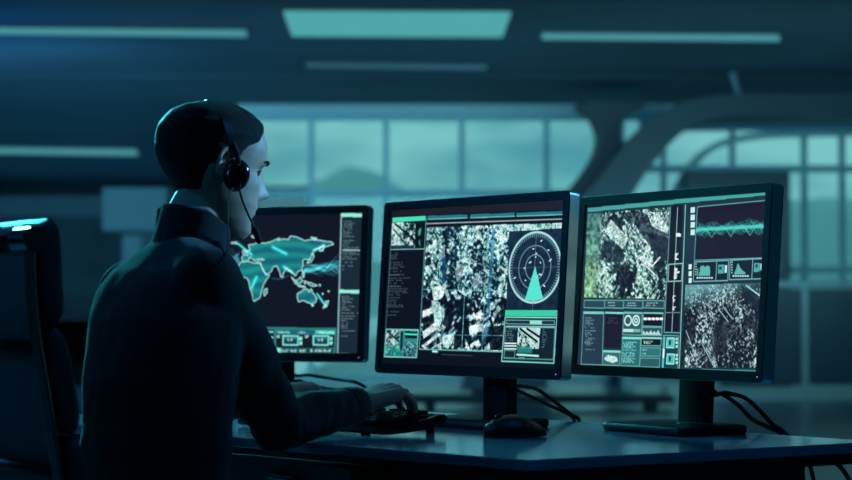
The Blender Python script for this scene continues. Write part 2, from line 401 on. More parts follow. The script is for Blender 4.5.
slab('back_beam', C1b - e1 * .04 + ldir * .02, C3 - e1 * .04, zt - .02, zt, .03, M['deskframe'], .0)
slab('end_panel', C0 + e1 * .03 + ldir * .04, C0 + e1 * .63 + ldir * .04, 0, zt, .025, M['deskframe'], .0)
for q in (.02, 1.22):
    c = C0 + ldir * (q + .12) + e1 * .10
    bm = bmesh.new(); box(bm, (c.x, c.y, zt / 2), (.07, .05, zt), R=Matrix.Rotation(math.radians(-45), 3, 'Z'), bev=.004); obj('leg', bm, M['deskframe'], desk)
    c = C0 + ldir * (q + .12) + e1 * .62
    bm = bmesh.new(); box(bm, (c.x, c.y, zt / 2), (.07, .05, zt), R=Matrix.Rotation(math.radians(-45), 3, 'Z'), bev=.004); obj('leg', bm, M['deskframe'], desk)
# dark drawer unit added to hide the bright floor under the desk
cab = thing('added_drawer_unit', 'dark drawer unit standing under the desk beside the man\'s knees', 'drawer unit', (0, 0, 0))
cc = C0 + e1 * .53 + ldir * .95; an = math.atan2(e1.y, e1.x)
cab.location = (cc.x, cc.y, 0); cab.rotation_euler = (0, 0, an)
bm = bmesh.new(); box(bm, (0, 0, .355), (.50, .54, .64), bev=.004); obj('body', bm, M['deskframe'], cab)
for k in range(3):
    bm = bmesh.new(); box(bm, (-.258, 0, .15 + k * .205), (.018, .53, .195), bev=.004); d = obj('drawer', bm, M['deskframe'], cab)
    bm = bmesh.new(); box(bm, (-.272, 0, .21 + k * .205), (.012, .12, .012), bev=.003); obj('handle', bm, M['chrome'], d)
for sx in (-1, 1):
    for sy in (-1, 1):
        bm = bmesh.new(); tube(bm, [(sx * .2, sy * .14 - .01, .018), (sx * .2, sy * .14 + .01, .018)], .018, 12); obj('caster', bm, M['rubber'], cab)

# ------------------------------------------------------------ screens: painted pixel grids
MW, MH = .556, .361
MON = {'L': ((-.394, 4.427, .059), 22.7, 4.6), 'M': ((.082, 3.788, .046), 49.3, 4.3), 'R': ((.457, 3.611, .048), 56.4, 4.7)}
BZ, BB = .0175, .020
GW, GH = 440, 276
class Canvas:
    def __init__(s, key, base=(20, 24, 38)):  # base lifts the blacks, screen haze painted into it
        (c, yaw, t) = MON[key]; yaw = math.radians(yaw); t = math.radians(t)
        s.c = Vector(c); s.e = Vector((math.cos(yaw), -math.sin(yaw), 0)); n = Vector((-math.sin(yaw), -math.cos(yaw), 0))
        s.up = Vector((0, 0, math.cos(t))) - n * math.sin(t); s.n = s.e.cross(s.up)
        s.sw = MW - 2 * BZ; s.sh = MH - BZ - BB; s.oz = (BB - BZ) / 2
        s.img = np.zeros((GH, GW, 3)); s.img[:] = np.array(base) / 255
        s.yy, s.xx = np.mgrid[0:GH, 0:GW]
    def uv(s, px, py):
        v = ray(px, py); k = s.c.dot(s.n) / v.dot(s.n); d = v * k - s.c
        u = d.dot(s.e) / s.sw + .5; w = (d.dot(s.up) - s.oz) / s.sh + .5
        return u * GW, (1 - w) * GH
    def put(s, mask, col, a=1.0):
        col = np.array(col) / 255.0; m = (mask * a)[..., None]; s.img = s.img * (1 - m) + col * m
    def add(s, mask, col): s.img = np.clip(s.img + mask[..., None] * np.array(col) / 255.0, 0, 1)
    def pmask(s, pts, raw=False):
        q = pts if raw else [s.uv(*p) for p in pts]
        m = np.zeros((GH, GW), bool); n = len(q)
        for i in range(n):
            x0, y0 = q[i]; x1, y1 = q[(i + 1) % n]
            if y0 == y1: continue
            cr = ((y0 > s.yy) != (y1 > s.yy)) & (s.xx < (x1 - x0) * (s.yy - y0) / (y1 - y0) + x0)
            m ^= cr
        return m.astype(float)
    def poly(s, pts, col, a=1.0, edge=None, ew=1.0):
        s.put(s.pmask(pts), col, a)
        if edge is not None: s.line(list(pts) + [pts[0]], edge, ew)
    def lmask(s, q, wd):
        m = np.zeros((GH, GW))
        for (x0, y0), (x1, y1) in zip(q[:-1], q[1:]):
            ax, bx = sorted((x0, x1)); ay, by = sorted((y0, y1)); pd = wd + 2
            X0, X1 = max(0, int(ax - pd)), min(GW, int(bx + pd) + 1); Y0, Y1 = max(0, int(ay - pd)), min(GH, int(by + pd) + 1)
            if X0 >= X1 or Y0 >= Y1: continue
            xs = s.xx[Y0:Y1, X0:X1]; ys = s.yy[Y0:Y1, X0:X1]; dx, dy = x1 - x0, y1 - y0; L2 = dx * dx + dy * dy + 1e-9
            t = np.clip(((xs - x0) * dx + (ys - y0) * dy) / L2, 0, 1); d = np.hypot(xs - x0 - t * dx, ys - y0 - t * dy)
            m[Y0:Y1, X0:X1] = np.maximum(m[Y0:Y1, X0:X1], np.clip(wd / 2 + .6 - d, 0, 1))
        return m
    def line(s, pts, col, wd=1.0, a=1.0, raw=False): s.put(s.lmask(pts if raw else [s.uv(*p) for p in pts], wd), col, a * 1.25)
    def rect(s, a, b, c, d, col, al=1.0, edge=None, ew=1.0): s.poly([a, b, c, d], col, al, edge, ew)
    def box(s, x0, y0, x1, y1, col=None, al=1.0, edge=None, ew=1.0):
        """axis aligned on the screen, two opposite corners given in photo pixels"""
        u0, v0 = s.uv(x0, y0); u1, v1 = s.uv(x1, y1); q = [(u0, v0), (u1, v0), (u1, v1), (u0, v1)]
        if col is not None: s.put(s.pmask(q, True), col, al)
        if edge is not None: s.put(s.lmask(q + [q[0]], ew), edge)
        return u0, v0, u1, v1
    def text(s, x0, y0, x1, n, col=(170, 190, 195), a=.8, seed=0, lh=None, y1=None, minw=.2):
        r = np.random.RandomState(seed); u0, v0 = s.uv(x0, y0); u1, v1 = s.uv(x1, y1 if y1 else y0 + 10)
        for k in range(n):
            v = v0 + (v1 - v0) * k / max(n - 1, 1); wln = (u1 - u0) * r.uniform(minw, 1); u = u0 + r.choice([0, 0, 2])
            while u < u0 + wln:
                g = r.randint(2, 6); vv = int(round(v)); uu = int(u)
                if r.rand() < .85:
                    for q in range(g):
                        if 0 <= uu + q < GW and 0 <= vv < GH - 1:
                            hgt = 2; s.img[vv:vv + hgt, uu + q] = s.img[vv:vv + hgt, uu + q] * (1 - a * r.uniform(.3, 1)) + np.array(col) / 255 * a * .8
                u += g + 1.5
    def glow(s):
        im = s.img; b = im.copy()
        for r in (2, 5):
            k = np.ones(2 * r + 1) / (2 * r + 1)
            t = np.apply_along_axis(lambda v: np.convolve(v, k, 'same'), 0, im); t = np.apply_along_axis(lambda v: np.convolve(v, k, 'same'), 1, t); b = b + t * .0
        s.img = im

def smooth_noise(h, w, sc, seed):
    r = np.random.RandomState(seed); gh, gw = int(h / sc) + 3, int(w / sc) + 3; g = r.rand(gh, gw)
    y = np.arange(h) / sc; x = np.arange(w) / sc; yi = y.astype(int); xi = x.astype(int); fy = (y - yi)[:, None]; fx = (x - xi)[None]
    fy = fy * fy * (3 - 2 * fy); fx = fx * fx * (3 - 2 * fx)
    a = g[yi][:, xi]; b = g[yi][:, xi + 1]; c = g[yi + 1][:, xi]; d = g[yi + 1][:, xi + 1]
    return (a * (1 - fx) + b * fx) * (1 - fy) + (c * (1 - fx) + d * fx) * fy
def vnoise(u, v, seed):
    """value noise at arbitrary coordinates"""
    r = np.random.RandomState(seed); T = r.rand(256, 256)
    ui = np.floor(u).astype(int); vi = np.floor(v).astype(int); fu = u - ui; fv = v - vi; fu = fu * fu * (3 - 2 * fu); fv = fv * fv * (3 - 2 * fv)
    g = lambda a, b: T[a % 256, b % 256]
    return (g(ui, vi) * (1 - fu) + g(ui + 1, vi) * fu) * (1 - fv) + (g(ui, vi + 1) * (1 - fu) + g(ui + 1, vi + 1) * fu) * fv
def satellite(cv, mask, angle, n, smin, smax, seed, dark=(14, 18, 32), mid=(60, 120, 120), brt=(215, 240, 238), dens=.6, hard=1.0):
    """aerial view of a city: turned blocks of light and dark over mottled ground"""
    r = np.random.RandomState(seed); ys, xs = np.where(mask > 0); x0, x1, y0, y1 = xs.min(), xs.max(), ys.min(), ys.max()
    an = math.radians(angle); wx = (vnoise(cv.xx / 20., cv.yy / 20., seed + 7) - .5) * 8; wy = (vnoise(cv.xx / 20., cv.yy / 20., seed + 8) - .5) * 8
    u = (cv.xx + wx) * math.cos(an) + (cv.yy + wy) * math.sin(an) + 900; v = -(cv.xx + wx) * math.sin(an) + (cv.yy + wy) * math.cos(an) + 900
    sz = (smin + smax) / 2
    big = smooth_noise(GH, GW, 26, seed + 2)
    f = vnoise(u / (sz * 2.1), v / sz, seed) * .42 + vnoise(u / sz * 1.1, v / (sz * 1.9), seed + 1) * .33 + vnoise(u / sz * 2.2, v / sz * 2.6, seed + 3) * .25
    f = f + (dens - .52) * .55 + (big - .5) * .28
    dk, md, bt = [np.array(c) / 255 for c in (dark, mid, brt)]
    def ramp(f):
        t1 = np.clip((f - .38) / .13, 0, 1)[..., None]; t2 = np.clip((f - .50) / .17, 0, 1)[..., None]
        return (dk * (1 - t1) + md * t1) * (1 - t2) + bt * t2
    im = ramp(f)
    for k in range(int(n * .45)):
        cx, cy = r.uniform(x0, x1), r.uniform(y0, y1); a = angle + r.choice([0, 90]) + r.normal(0, 6); a = math.radians(a)
        hw, hh = r.uniform(smin, smax), r.uniform(smin, smax) * .42
        dn = dens + (big[int(cy), int(cx)] - .5) * .9
        q = r.uniform(.45, 1)
        if r.rand() < dn: col = (md * (1 - q) + bt * q) if r.rand() < .85 else md
        else: col = dk * r.uniform(.8, 1.3) * (1 - .12) + md * .12
        pd = int(max(hw, hh) * 1.5 + 2); X0, X1, Y0, Y1 = max(0, int(cx) - pd), min(GW, int(cx) + pd), max(0, int(cy) - pd), min(GH, int(cy) + pd)
        dx = cv.xx[Y0:Y1, X0:X1] - cx; dy = cv.yy[Y0:Y1, X0:X1] - cy
        uu = dx * math.cos(a) + dy * math.sin(a); vv = -dx * math.sin(a) + dy * math.cos(a)
        w_ = np.clip(hw - abs(uu) + .5, 0, 1) * np.clip(hh - abs(vv) + .5, 0, 1); w_ = w_[..., None]
        im[Y0:Y1, X0:X1] = im[Y0:Y1, X0:X1] * (1 - w_) + col * w_
    m = mask[..., None]; cv.img = cv.img * (1 - m) + im * m
def blur(img, r):
    k = np.ones(2 * r + 1) / (2 * r + 1)
    for ax in (0, 1): img = np.apply_along_axis(lambda v: np.convolve(v, k, 'same'), ax, img)
    return img

TEAL = (70, 190, 175); PALE = (150, 215, 210); WHT = (220, 245, 245)
# ---- left screen: world map
cl = Canvas('L', (17, 20, 32))
def z1(x, y): return (228 + x / 5.053, 225 + y / 5.053)
def z2(x, y): return (290 + x / 5.05, 225 + y / 5.05)
land = []
land.append([z1(*p) for p in [(65,160),(75,150),(95,152),(85,135),(105,125),(98,100),(125,95),(150,85),(180,92),(205,85),(230,75),(255,65),(245,80),(270,70),(300,72),(310,55),(340,60),(360,68),(385,78),(420,72),(445,75),(480,82),(515,85),(525,95),(500,105),(480,110),(470,130),(455,125),(460,112),(440,120),(425,125),(425,150),(400,175),(385,170),(370,180),(375,200),(365,225),(345,235),(340,245),(335,255),(325,245),(315,240),(310,225),(300,232),(290,215),(275,240),(270,262),(262,260),(255,230),(240,205),(220,210),(215,230),(190,248),(178,235),(165,205),(158,190),(140,187),(150,178),(178,173),(160,168),(140,172),(130,180),(115,170),(105,160),(95,178),(80,185),(66,178)]])
land.append([z1(*p) for p in [(60,185),(45,205),(38,235),(55,262),(90,265),(100,285),(108,320),(118,350),(115,382),(130,382),(155,365),(165,330),(172,300),(195,265),(205,250),(185,252),(170,225),(155,192),(120,190),(95,182)]])
land.append([z1(*p) for p in [(180,325),(192,318),(190,340),(178,355),(174,340)]])
land.append([z2(*p) for p in [(30,345),(50,335),(65,320),(80,322),(90,335),(98,318),(110,340),(128,365),(125,385),(105,398),(85,388),(60,378),(38,385),(30,365)]])
small = [[z1(*p) for p in q] for q in [[(30,55),(60,52),(45,70),(32,85),(30,65)], [(112,55),(150,52),(145,62),(118,64)], [(68,130),(80,125),(86,140),(70,143)], [(10,90),(40,95),(30,80)]]]
small += [[z2(*p) for p in q] for q in [[(105,140),(115,160),(100,185),(78,192),(95,172)], [(140,120),(165,100),(158,125),(145,132)], [(0,262),(12,268),(30,292),(22,295)], [(28,275),(48,262),(56,280),(40,292),(26,288)], [(55,225),(66,240),(62,265),(56,248)], [(30,300),(60,304),(72,312),(40,308)], [(78,285),(100,290),(132,305),(110,308),(90,300)], [(64,282),(74,280),(70,298)], [(103,400),(112,402),(107,410)], [(170,385),(188,380),(180,405),(160,416),(172,398)], [(140,298),(148,300),(145,306)], [(155,343),(160,345),(157,350)], [(186,330),(192,331),(189,335)], [(100,62),(130,64),(125,70),(105,70)]]]
stripe = .5 + .5 * np.sin(cl.yy * .28 + smooth_noise(GH, GW, 60, 3) * 6)
for q in land:
    m = cl.pmask(q); t = np.clip(stripe * .7 + smooth_noise(GH, GW, 50, 9) * .4 - .1, 0, 1)[..., None]
    fill = np.array((24, 92, 118)) / 255 * (1 - t) + np.array((30, 150, 138)) / 255 * t
    cl.img = cl.img * (1 - m[..., None]) + fill * m[..., None]
r = np.random.RandomState(5)
for q in land + small:
    pts = []
    for a, b in zip(q, q[1:] + q[:1]):
        for k in range(3):
            t = k / 3; pts.append((a[0] + (b[0] - a[0]) * t + r.normal(0, .18), a[1] + (b[1] - a[1]) * t + r.normal(0, .18)))
    if q in small: cl.poly(pts, (40, 120, 120), .8)
    cl.line(pts + [pts[0]], (165, 238, 228), 1.3)
for k in range(26):     # wave bundle over the ocean
    ph, fr, am, of = r.uniform(0, 6), r.uniform(.035, .09), r.uniform(2, 10), r.uniform(-3, 4)
    for seg, x0, x1, cy in ((0, 303, 338, 268), (1, 214, 238, 260)):
        pts = []
        for i in range(30):
            x = x0 + (x1 - x0) * i / 29; e = (i / 29) ** .6 if seg == 0 else 1; pts.append((x, cy - (x - x0) * .07 + of + e * am * math.sin(x * fr * 3 + ph) * .9))
        cl.add(cl.lmask([cl.uv(*p) for p in pts], 1.2) * .34, (50, 140, 145))
cl.add(blur(cl.lmask([cl.uv(303, 272), cl.uv(322, 266), cl.uv(338, 262)], 4), 4) * .8, (30, 150, 140))
for a, b in ((z1(45, 92), z1(115, 150)), (z1(218, 110), z1(290, 145)), (z1(140, 258), z1(113, 318)), (z1(275, 210), z1(322, 240)), (z2(165, 100), z2(118, 130)), (z2(130, 345), z2(175, 408))):
    mk = cl.lmask([cl.uv(*a), cl.uv(*b)], 2.2); cl.add(blur(mk, 4) * 1.2, (30, 190, 160)); cl.add(mk * .9, (60, 220, 190))
cl.line([z1(215, 268), z1(262, 272), z1(300, 252)], (60, 90, 110), 1)
u0, v0, u1, v1 = cl.box(150, 210.3, 338, 212.8, (120, 160, 165))          # title bar
cl.line([(340, 213), (336, 357)], (130, 170, 180), 2.2)
cl.rect((341.5, 213), (365, 213), (358.5, 353.5), (337, 353.5), (26, 42, 54))
cl.rect((340.5, 213.2), (365, 213.4), (364.8, 217), (340.3, 216.8), (150, 240, 220))
cl.rect((338, 289.2), (361.5, 289.6), (361.2, 293), (337.8, 292.6), (150, 240, 220))
cl.rect((336, 352.2), (358.5, 352.8), (358.4, 355.4), (336, 354.8), (150, 215, 205))
for (ya, yb, n, s) in ((221, 236, 9, 1), (240, 247, 4, 2), (250, 258, 5, 3), (262, 269, 3, 4), (296, 309, 8, 5), (312, 318, 3, 6), (320, 327, 4, 7), (330, 335, 2, 8)):
    cl.text(343 - (ya - 220) * .035, ya, 353 if s not in (2, 3, 6) else 360, n, (170, 205, 210), .6, s, y1=yb, minw=.35)
cl.line([(341.5, 249.8), (358, 250)], (190, 230, 230), 1.2)
# bottom control strip
def z3(x, y): return (260 + x / 7.607, 318 + y / 7.607)
cl.rect((235, 326), z3(573, 70), z3(565, 268), (235, 352), (44, 122, 122))
cl.rect((236, 328.5), z3(97, 82), z3(95, 258), (236, 350.8), (16, 34, 48))
for k in range(4): cl.line([z3(20, 100 + k * 42), z3(88, 100 + k * 42)], (140, 215, 215), 3, .8)
cl.rect(z3(120, 88), z3(410, 88), z3(408, 115), z3(120, 115), (22, 98, 118)); cl.rect(z3(410, 88), z3(560, 90), z3(558, 120), z3(408, 116), (60, 200, 170))
cl.rect(z3(116, 120), z3(556, 124), z3(552, 222), z3(114, 220), (20, 28, 36))
for x in (128, 272): cl.text(*z3(x, 97), z3(x + 90, 97)[0], 2, (190, 240, 240), .9, int(x), y1=z3(0, 104)[1], minw=.8)
cl.text(*z3(425, 97), z3(545, 97)[0], 2, (190, 250, 235), .9, 9, y1=z3(0, 106)[1], minw=.9)
FONT = {'1': ['010', '110', '010', '010', '111'], '0': ['111', '101', '101', '101', '111'], '.': ['000', '000', '000', '000', '010'], 'U': ['101', '101', '101', '101', '111'], 'C': ['111', '100', '100', '100', '111'], 'P': ['111', '101', '111', '100', '100'], 'W': ['101', '101', '101', '111', '101']}
def glyphs(cv, txt, px, py, col, k=1):
    u, v = cv.uv(px, py); u, v = int(u), int(v)
    for ch in txt:
        for r_, row in enumerate(FONT[ch]):
            for c_, b in enumerate(row):
                if b == '1': cv.img[v + r_ * k:v + r_ * k + k, u + c_ * k:u + c_ * k + k] = np.array(col) / 255
        u += 4 * k if ch != '.' else 3 * k
for x in (166, 396):
    cl.rect(z3(x, 130), z3(x + 116, 132), z3(x + 112, 200), z3(x, 198), (34, 118, 122), 1, (120, 215, 205), 2.4)
    cl.rect(z3(x + 8, 156), z3(x + 108, 158), z3(x + 106, 192), z3(x + 8, 190), (18, 50, 66), .8)
    glyphs(cl, '1.0', *z3(x + 38, 152), (220, 250, 250), 1)
    for k in (0, 34): cl.rect(z3(x + 124, 138 + k), z3(x + 146, 138 + k), z3(x + 144, 164 + k), z3(x + 122, 164 + k), (150, 235, 220))
glyphs(cl, 'UC', *z3(122, 130), WHT, 1); glyphs(cl, 'UP', *z3(338, 132), WHT, 1)
cl.rect(z3(118, 222), z3(150, 222), z3(150, 258), z3(118, 258), (120, 235, 210))
cl.rect(z3(152, 226), z3(548, 230), z3(545, 256), z3(152, 254), (24, 60, 76))
for k, x in enumerate((158, 222, 292, 376, 412, 476)): cl.text(*z3(x, 234), z3(x + (46 if k != 3 else 16), 234)[0], 3, (190, 245, 240), .9, 30 + k, y1=z3(0, 246)[1], minw=.9)
cl.img = np.clip(cl.img * 1.0, 0, 1)

# ---- middle screen: city aerial with radar
cm = Canvas('M', (13, 17, 27))
cm.poly([(391, 201), (570, 194), (569.5, 209), (391, 216)], (30, 27, 33))
cm.rect((391.3, 217.6), (424, 216), (423.8, 220.4), (391, 222.2), (70, 225, 180))
for a, b in ((426, 465.5), (468.5, 512.5), (514.5, 562.5)):
    f = lambda x: 215.8 - (x - 426) * .0352
    cm.rect((a, f(a)), (b, f(b)), (b, f(b) + 3.4), (a, f(a) + 3.6), (34, 120, 130)); cm.line([(a, f(a) + 3.5), (b, f(b) + 3.4)], (110, 190, 185), 1.2)
cm.line([(424, 223.6), (563, 218.8)], (160, 165, 170), 1.4)
main = [(425.3, 227.5), (562.5, 222.3), (555, 352), (526, 351.2), (417, 348)]
mm = cm.pmask([(425.5, 227.3), (500, 224.4), (526, 224), (521, 350.5), (417.8, 347.8)])
satellite(cm, mm, 28, 1500, 2.0, 6.0, 21, dark=(14, 26, 44), mid=(76, 146, 150), brt=(205, 235, 230), dens=.50)
m2 = cm.pmask([(421, 290), (450, 286), (470, 300), (500, 296), (522, 310), (521, 350), (418, 348)])
satellite(cm, m2, -32, 260, 3.5, 13, 5, dark=(9, 15, 26), mid=(26, 70, 84), brt=(205, 238, 236), dens=.45)
# big roofs lower left
for q, c in (([(421, 310), (431, 306), (431.5, 312), (421, 317)], (215, 240, 238)), ([(430, 300), (438, 302), (440, 320), (437, 330), (432, 325)], (180, 225, 222)), ([(421, 331), (434, 322), (435, 328), (422, 338)], (215, 240, 238)), ([(420, 345), (437, 332), (437.5, 335), (422, 347)], (205, 235, 235)), ([(440, 336), (452, 332), (450, 343), (446, 348), (442, 346)], (190, 232, 230)), ([(472, 315), (479, 309), (481, 314), (475, 320)], (225, 248, 245)), ([(467, 326), (478, 322), (480, 330), (468, 334)], (205, 240, 238)), ([(430, 287), (446, 284), (440, 298), (432, 300)], (215, 240, 238)), ([(453, 268), (462, 262), (464, 272), (455, 282)], (220, 245, 242)), ([(470, 278), (478, 272), (480, 282), (472, 290)], (220, 245, 242)), ([(438, 246), (443, 244), (443, 258), (438, 260)], (220, 245, 242))):
    cm.poly(q, c, .95 if q[0][1] > 286 else .45)
for q in ([(422, 296), (430, 300), (428, 308), (421, 310)], [(421, 318), (432, 313), (433, 322), (422, 330)], [(443, 312), (450, 308), (452, 320), (447, 328), (441, 324)], [(452, 340), (462, 328), (464, 346), (452, 347)], [(486, 326), (521, 322), (520, 350), (488, 349)], [(474, 262), (480, 258), (482, 268), (476, 272)], [(424, 258), (429, 256), (430, 264), (424, 266)]):
    cm.poly(q, (9, 15, 26), .85)
cm.poly([(440, 256), (444, 256), (444, 282), (440, 284)], (20, 80, 120), .7)
cm.poly([(490, 228), (494, 228), (486, 330), (482, 345), (480, 345), (484, 320)], (30, 110, 150), .6)
for x in (440, 466, 486): cm.line([(x, 228), (x - 6, 348)], (110, 200, 200), 1, .8)
cm.line([(421, 289), (524, 291)], (120, 200, 200), 1, .6); cm.line([(419, 334), (522, 335)], (120, 200, 200), 1, .5)
u0, v0 = cm.uv(476, 275); th = np.linspace(0, 2 * PI, 50); cm.line([(u0 + 20 * math.cos(t), v0 + 20 * math.sin(t)) for t in th], (140, 215, 215), 1, .6, raw=True)
tx = (.72 + .66 * vnoise(cm.xx / 2.6, cm.yy / 2.2, 301)) * (.75 + .5 * vnoise(cm.xx / 9., cm.yy / 6., 302)); cm.img = np.clip(cm.img * (1 - mm[..., None] * (1 - tx[..., None])), 0, 1)
# teal speckle band at the top
mt = cm.pmask([(500, 225), (562, 222.5), (562, 229), (500, 231)]); satellite(cm, mt, 20, 150, 1, 4, 8, dens=.8, dark=(40, 110, 110), mid=(90, 180, 170))
mr = cm.pmask([(507, 231), (560.5, 228.2), (556, 312), (523, 312), (504, 311)])
nn = smooth_noise(GH, GW, 7, 31)[..., None]; dk = np.array((20, 30, 46)) / 255 * (1 - nn) + np.array((26, 52, 74)) / 255 * nn
cm.img = cm.img * (1 - mr[..., None]) + dk * mr[..., None]
ru, rv = cm.uv(532.5, 267); rt = cm.uv(534, 232)[1]; RR = abs(rv - rt); 
ul = cm.uv(507.2, 267)[0]; RX = ru - ul
def circ(k, col, wd, a=1, t0=0, t1=2 * PI): cm.line([(ru + RX * k * math.cos(t), rv + RR * k * math.sin(t)) for t in np.linspace(t0, t1, 70)], col, wd, a, raw=True)
circ(1, (150, 195, 200), 3.0); circ(.96, (110, 160, 170), 1); circ(.62, (110, 150, 165), 1.6, .8); circ(.36, (120, 160, 175), 1.6, .8)
for k in range(72):
    t = k / 72 * 2 * PI; cm.line([(ru + RX * a * math.cos(t), rv + RR * a * math.sin(t)) for a in (.88, .93)], (140, 190, 195), 1.4, .7, raw=True)
cm.line([(ru, rv - RR), (ru, rv + RR * 1.2)], (110, 150, 165), 1, .6, raw=True); cm.line([(ru - RX, rv), (ru + RX, rv)], (110, 150, 165), 1, .35, raw=True)
for k in range(20):
    t = r.uniform(0, 6.28); a = r.uniform(.25, .8); q = (ru + RX * a * math.cos(t), rv + RR * a * math.sin(t)); cm.line([q, (q[0] + r.uniform(-7, 7), q[1] + r.uniform(-4, 2))], (200, 225, 230), 2.0, .9, raw=True)
cm.put(cm.pmask([(ru + 1, rv - 2), (ru - RX * .32, rv + RR * .93), (ru + RX * .06, rv + RR * .95), (ru + RX * .38, rv + RR * .88)], True), (90, 235, 215), .97)
# inset window lower right
cm.rect((503.2, 309.6), (557, 309.8), (556.4, 316), (502.8, 315.6), (60, 205, 165))
cm.rect((503.2, 316.5), (554.5, 317), (551.5, 362.2), (499.6, 360.2), (20, 34, 46), 1, (110, 190, 180), 1.8)
cm.rect((504.4, 319.4), (552.2, 320), (552, 324), (504.2, 323), (22, 42, 54), 1, (110, 165, 165), 1)
cm.rect((528, 319.6), (540, 319.8), (539.7, 323.5), (527.8, 323.2), (150, 225, 210))
cm.line([(504, 325.8), (552.5, 326.3)], (130, 200, 190), 2)
cm.box(503.5, 326.5, 551, 358.6, None, 1, (90, 160, 155), 1.6)
mi = cm.pmask([(516, 327), (538, 327.4), (536.5, 348), (515, 347.5)]); satellite(cm, mi, 38, 260, 1.2, 5, 44, dens=.75, mid=(110, 190, 175))
for a, b in (((518, 328), (535, 341)), ((525, 328), (537, 336))): cm.line([a, b], (12, 22, 34), 3.4)
cm.rect((515.5, 345.5), (530, 346), (530, 352), (515, 351.5), (50, 150, 140), .8)
cm.text(505, 328, 514, 6, (130, 190, 190), .6, 61, y1=339); cm.text(541, 329, 549, 8, (130, 180, 185), .6, 62, y1=346, minw=.15)
for yv in (342.4, 345, 348): cm.line([(502.8, yv), (514, yv + .2)], (190, 235, 225), 2)
cm.rect((502.5, 349.5), (513, 349.8), (512.5, 357), (502, 356.6), (22, 40, 52), 1, (90, 150, 150), 1)
cm.line([(515, 353.6), (536, 355)], (150, 210, 200), 3); cm.text(516, 356, 534, 1, (170, 220, 215), .8, 66)
cm.line([(556.5, 333), (555.5, 342)], (200, 255, 240), 3); cm.line([(553.8, 348), (553.4, 354)], (220, 255, 250), 3)
# left column
cm.line([(424.6, 217), (417.6, 348)], (90, 140, 145), 1.4); cm.line([(390.8, 222), (382.6, 356)], (60, 120, 120), 1)
ms = cm.pmask([(390.8, 222.8), (413.8, 221.6), (413, 247.5), (389.8, 248)]); satellite(cm, ms, 36, 220, 1.5, 6, 71, dens=.7, mid=(80, 160, 150))
cm.line([(394, 224), (413, 240)], (12, 20, 30), 3.5); cm.line([(392, 229), (405, 245)], (12, 20, 30), 2.5)
cm.rect((389.8, 245.2), (412.8, 244.8), (412.6, 247.8), (389.6, 248.2), (20, 44, 60), .9)
cm.line([(389.4, 249.3), (423, 248.6)], (120, 175, 175), 1.2)
cm.poly([(416.5, 231), (419.5, 227), (419, 234), (417, 236)], (60, 180, 150), .9); cm.poly([(417, 242), (418.5, 239), (418.5, 247)], (60, 160, 150), .9)
for (ya, yb, n, s, xe) in ((253, 258, 4, 1, 398), (262, 266, 3, 2, 410), (268, 274, 3, 3, 402), (274, 277, 2, 4, 414), (280, 285, 3, 5, 404), (286, 294, 5, 6, 412), (297, 302, 3, 7, 400), (304, 306, 2, 8, 404), (311, 314, 2, 9, 400)):
    cm.text(389.5 - (ya - 250) * .055, ya, xe, n, (150, 175, 185), .45, 80 + s, y1=yb, minw=.5)
ml = cm.pmask([(384.6, 328.5), (416.8, 329.2), (415, 356.6), (383, 355.8)])
cm.put(ml, (50, 140, 140))
satellite(cm, cm.pmask([(385, 329.5), (398.5, 329.8), (397, 345), (384.2, 344)]), 38, 160, 1.5, 5, 91, dens=.7, mid=(90, 170, 160))
cm.line([(386, 331), (397, 340)], (12, 22, 34), 3)
satellite(cm, cm.pmask([(402.5, 341), (416, 341.5), (415, 356), (401.5, 355.6)]), 20, 160, .8, 3, 92, dens=.45, dark=(20, 50, 80), brt=(120, 210, 210))
satellite(cm, cm.pmask([(384, 344.5), (401, 344.5), (400.5, 355.6), (383.4, 355.2)]), 0, 60, 1.5, 5, 93, dens=.3, dark=(30, 120, 120), mid=(60, 170, 150), brt=(110, 220, 190))
cm.rect((403.5, 330.5), (415.8, 330.8), (415.4, 338), (403.2, 337.4), (14, 30, 44)); cm.line([(403.5, 333.3), (415.5, 333.8)], (60, 220, 170), 2.4)
cm.rect((399.3, 331), (402, 331), (400.5, 350), (398.4, 350), (12, 40, 56))
cm.line([(384.8, 328.5), (416.8, 329.2), (415, 356.6), (383, 355.8), (384.8, 328.5)], (130, 205, 200), 1.3)
cm.line([(417.6, 348.3), (500, 350.8)], (100, 170, 165), 1.6); cm.line([(431, 350.5), (435.5, 350.8)], (150, 230, 210), 3)
cm.line([(440, 353.5), (470, 354.8)], (50, 56, 70), 1.4)

# ---- right screen: aerials, waveform and instrument panels
cr = Canvas('R', (23, 24, 40))
cr.poly([(586, 208), (767.5, 190), (756.5, 372.5), (574, 366.5)], (32, 52, 66))
cr.rect((586.2, 208), (767, 190.5), (766.8, 195), (586, 212), (70, 165, 160)); cr.line([(764, 192.4), (766, 192.2)], (220, 255, 255), 3)
sat = cr.pmask([(586, 213.5), (668, 207.3), (663.5, 298.3), (582.5, 297)])
satellite(cr, sat, 42, 700, 1.5, 6, 101, dark=(18, 22, 40), mid=(70, 130, 122), brt=(195, 232, 222), dens=.46)
for q in ([(618, 213), (640, 211), (668, 232), (667, 262), (650, 250)], [(603, 222), (612, 213), (650, 246), (660, 268), (645, 262)], [(602, 240), (610, 240), (624, 252), (622, 262), (604, 262)], [(614, 266), (626, 262), (632, 280), (628, 290), (616, 284)], [(645, 232), (668, 238), (667, 262), (652, 256)]):
    cr.poly(q, (20, 22, 42), .62)
m5 = cr.pmask([(645, 212), (667, 212), (666, 234), (650, 226)]); satellite(cr, m5, 42, 120, 1.2, 3.6, 103, dark=(18, 22, 40), mid=(110, 170, 165), dens=.75)
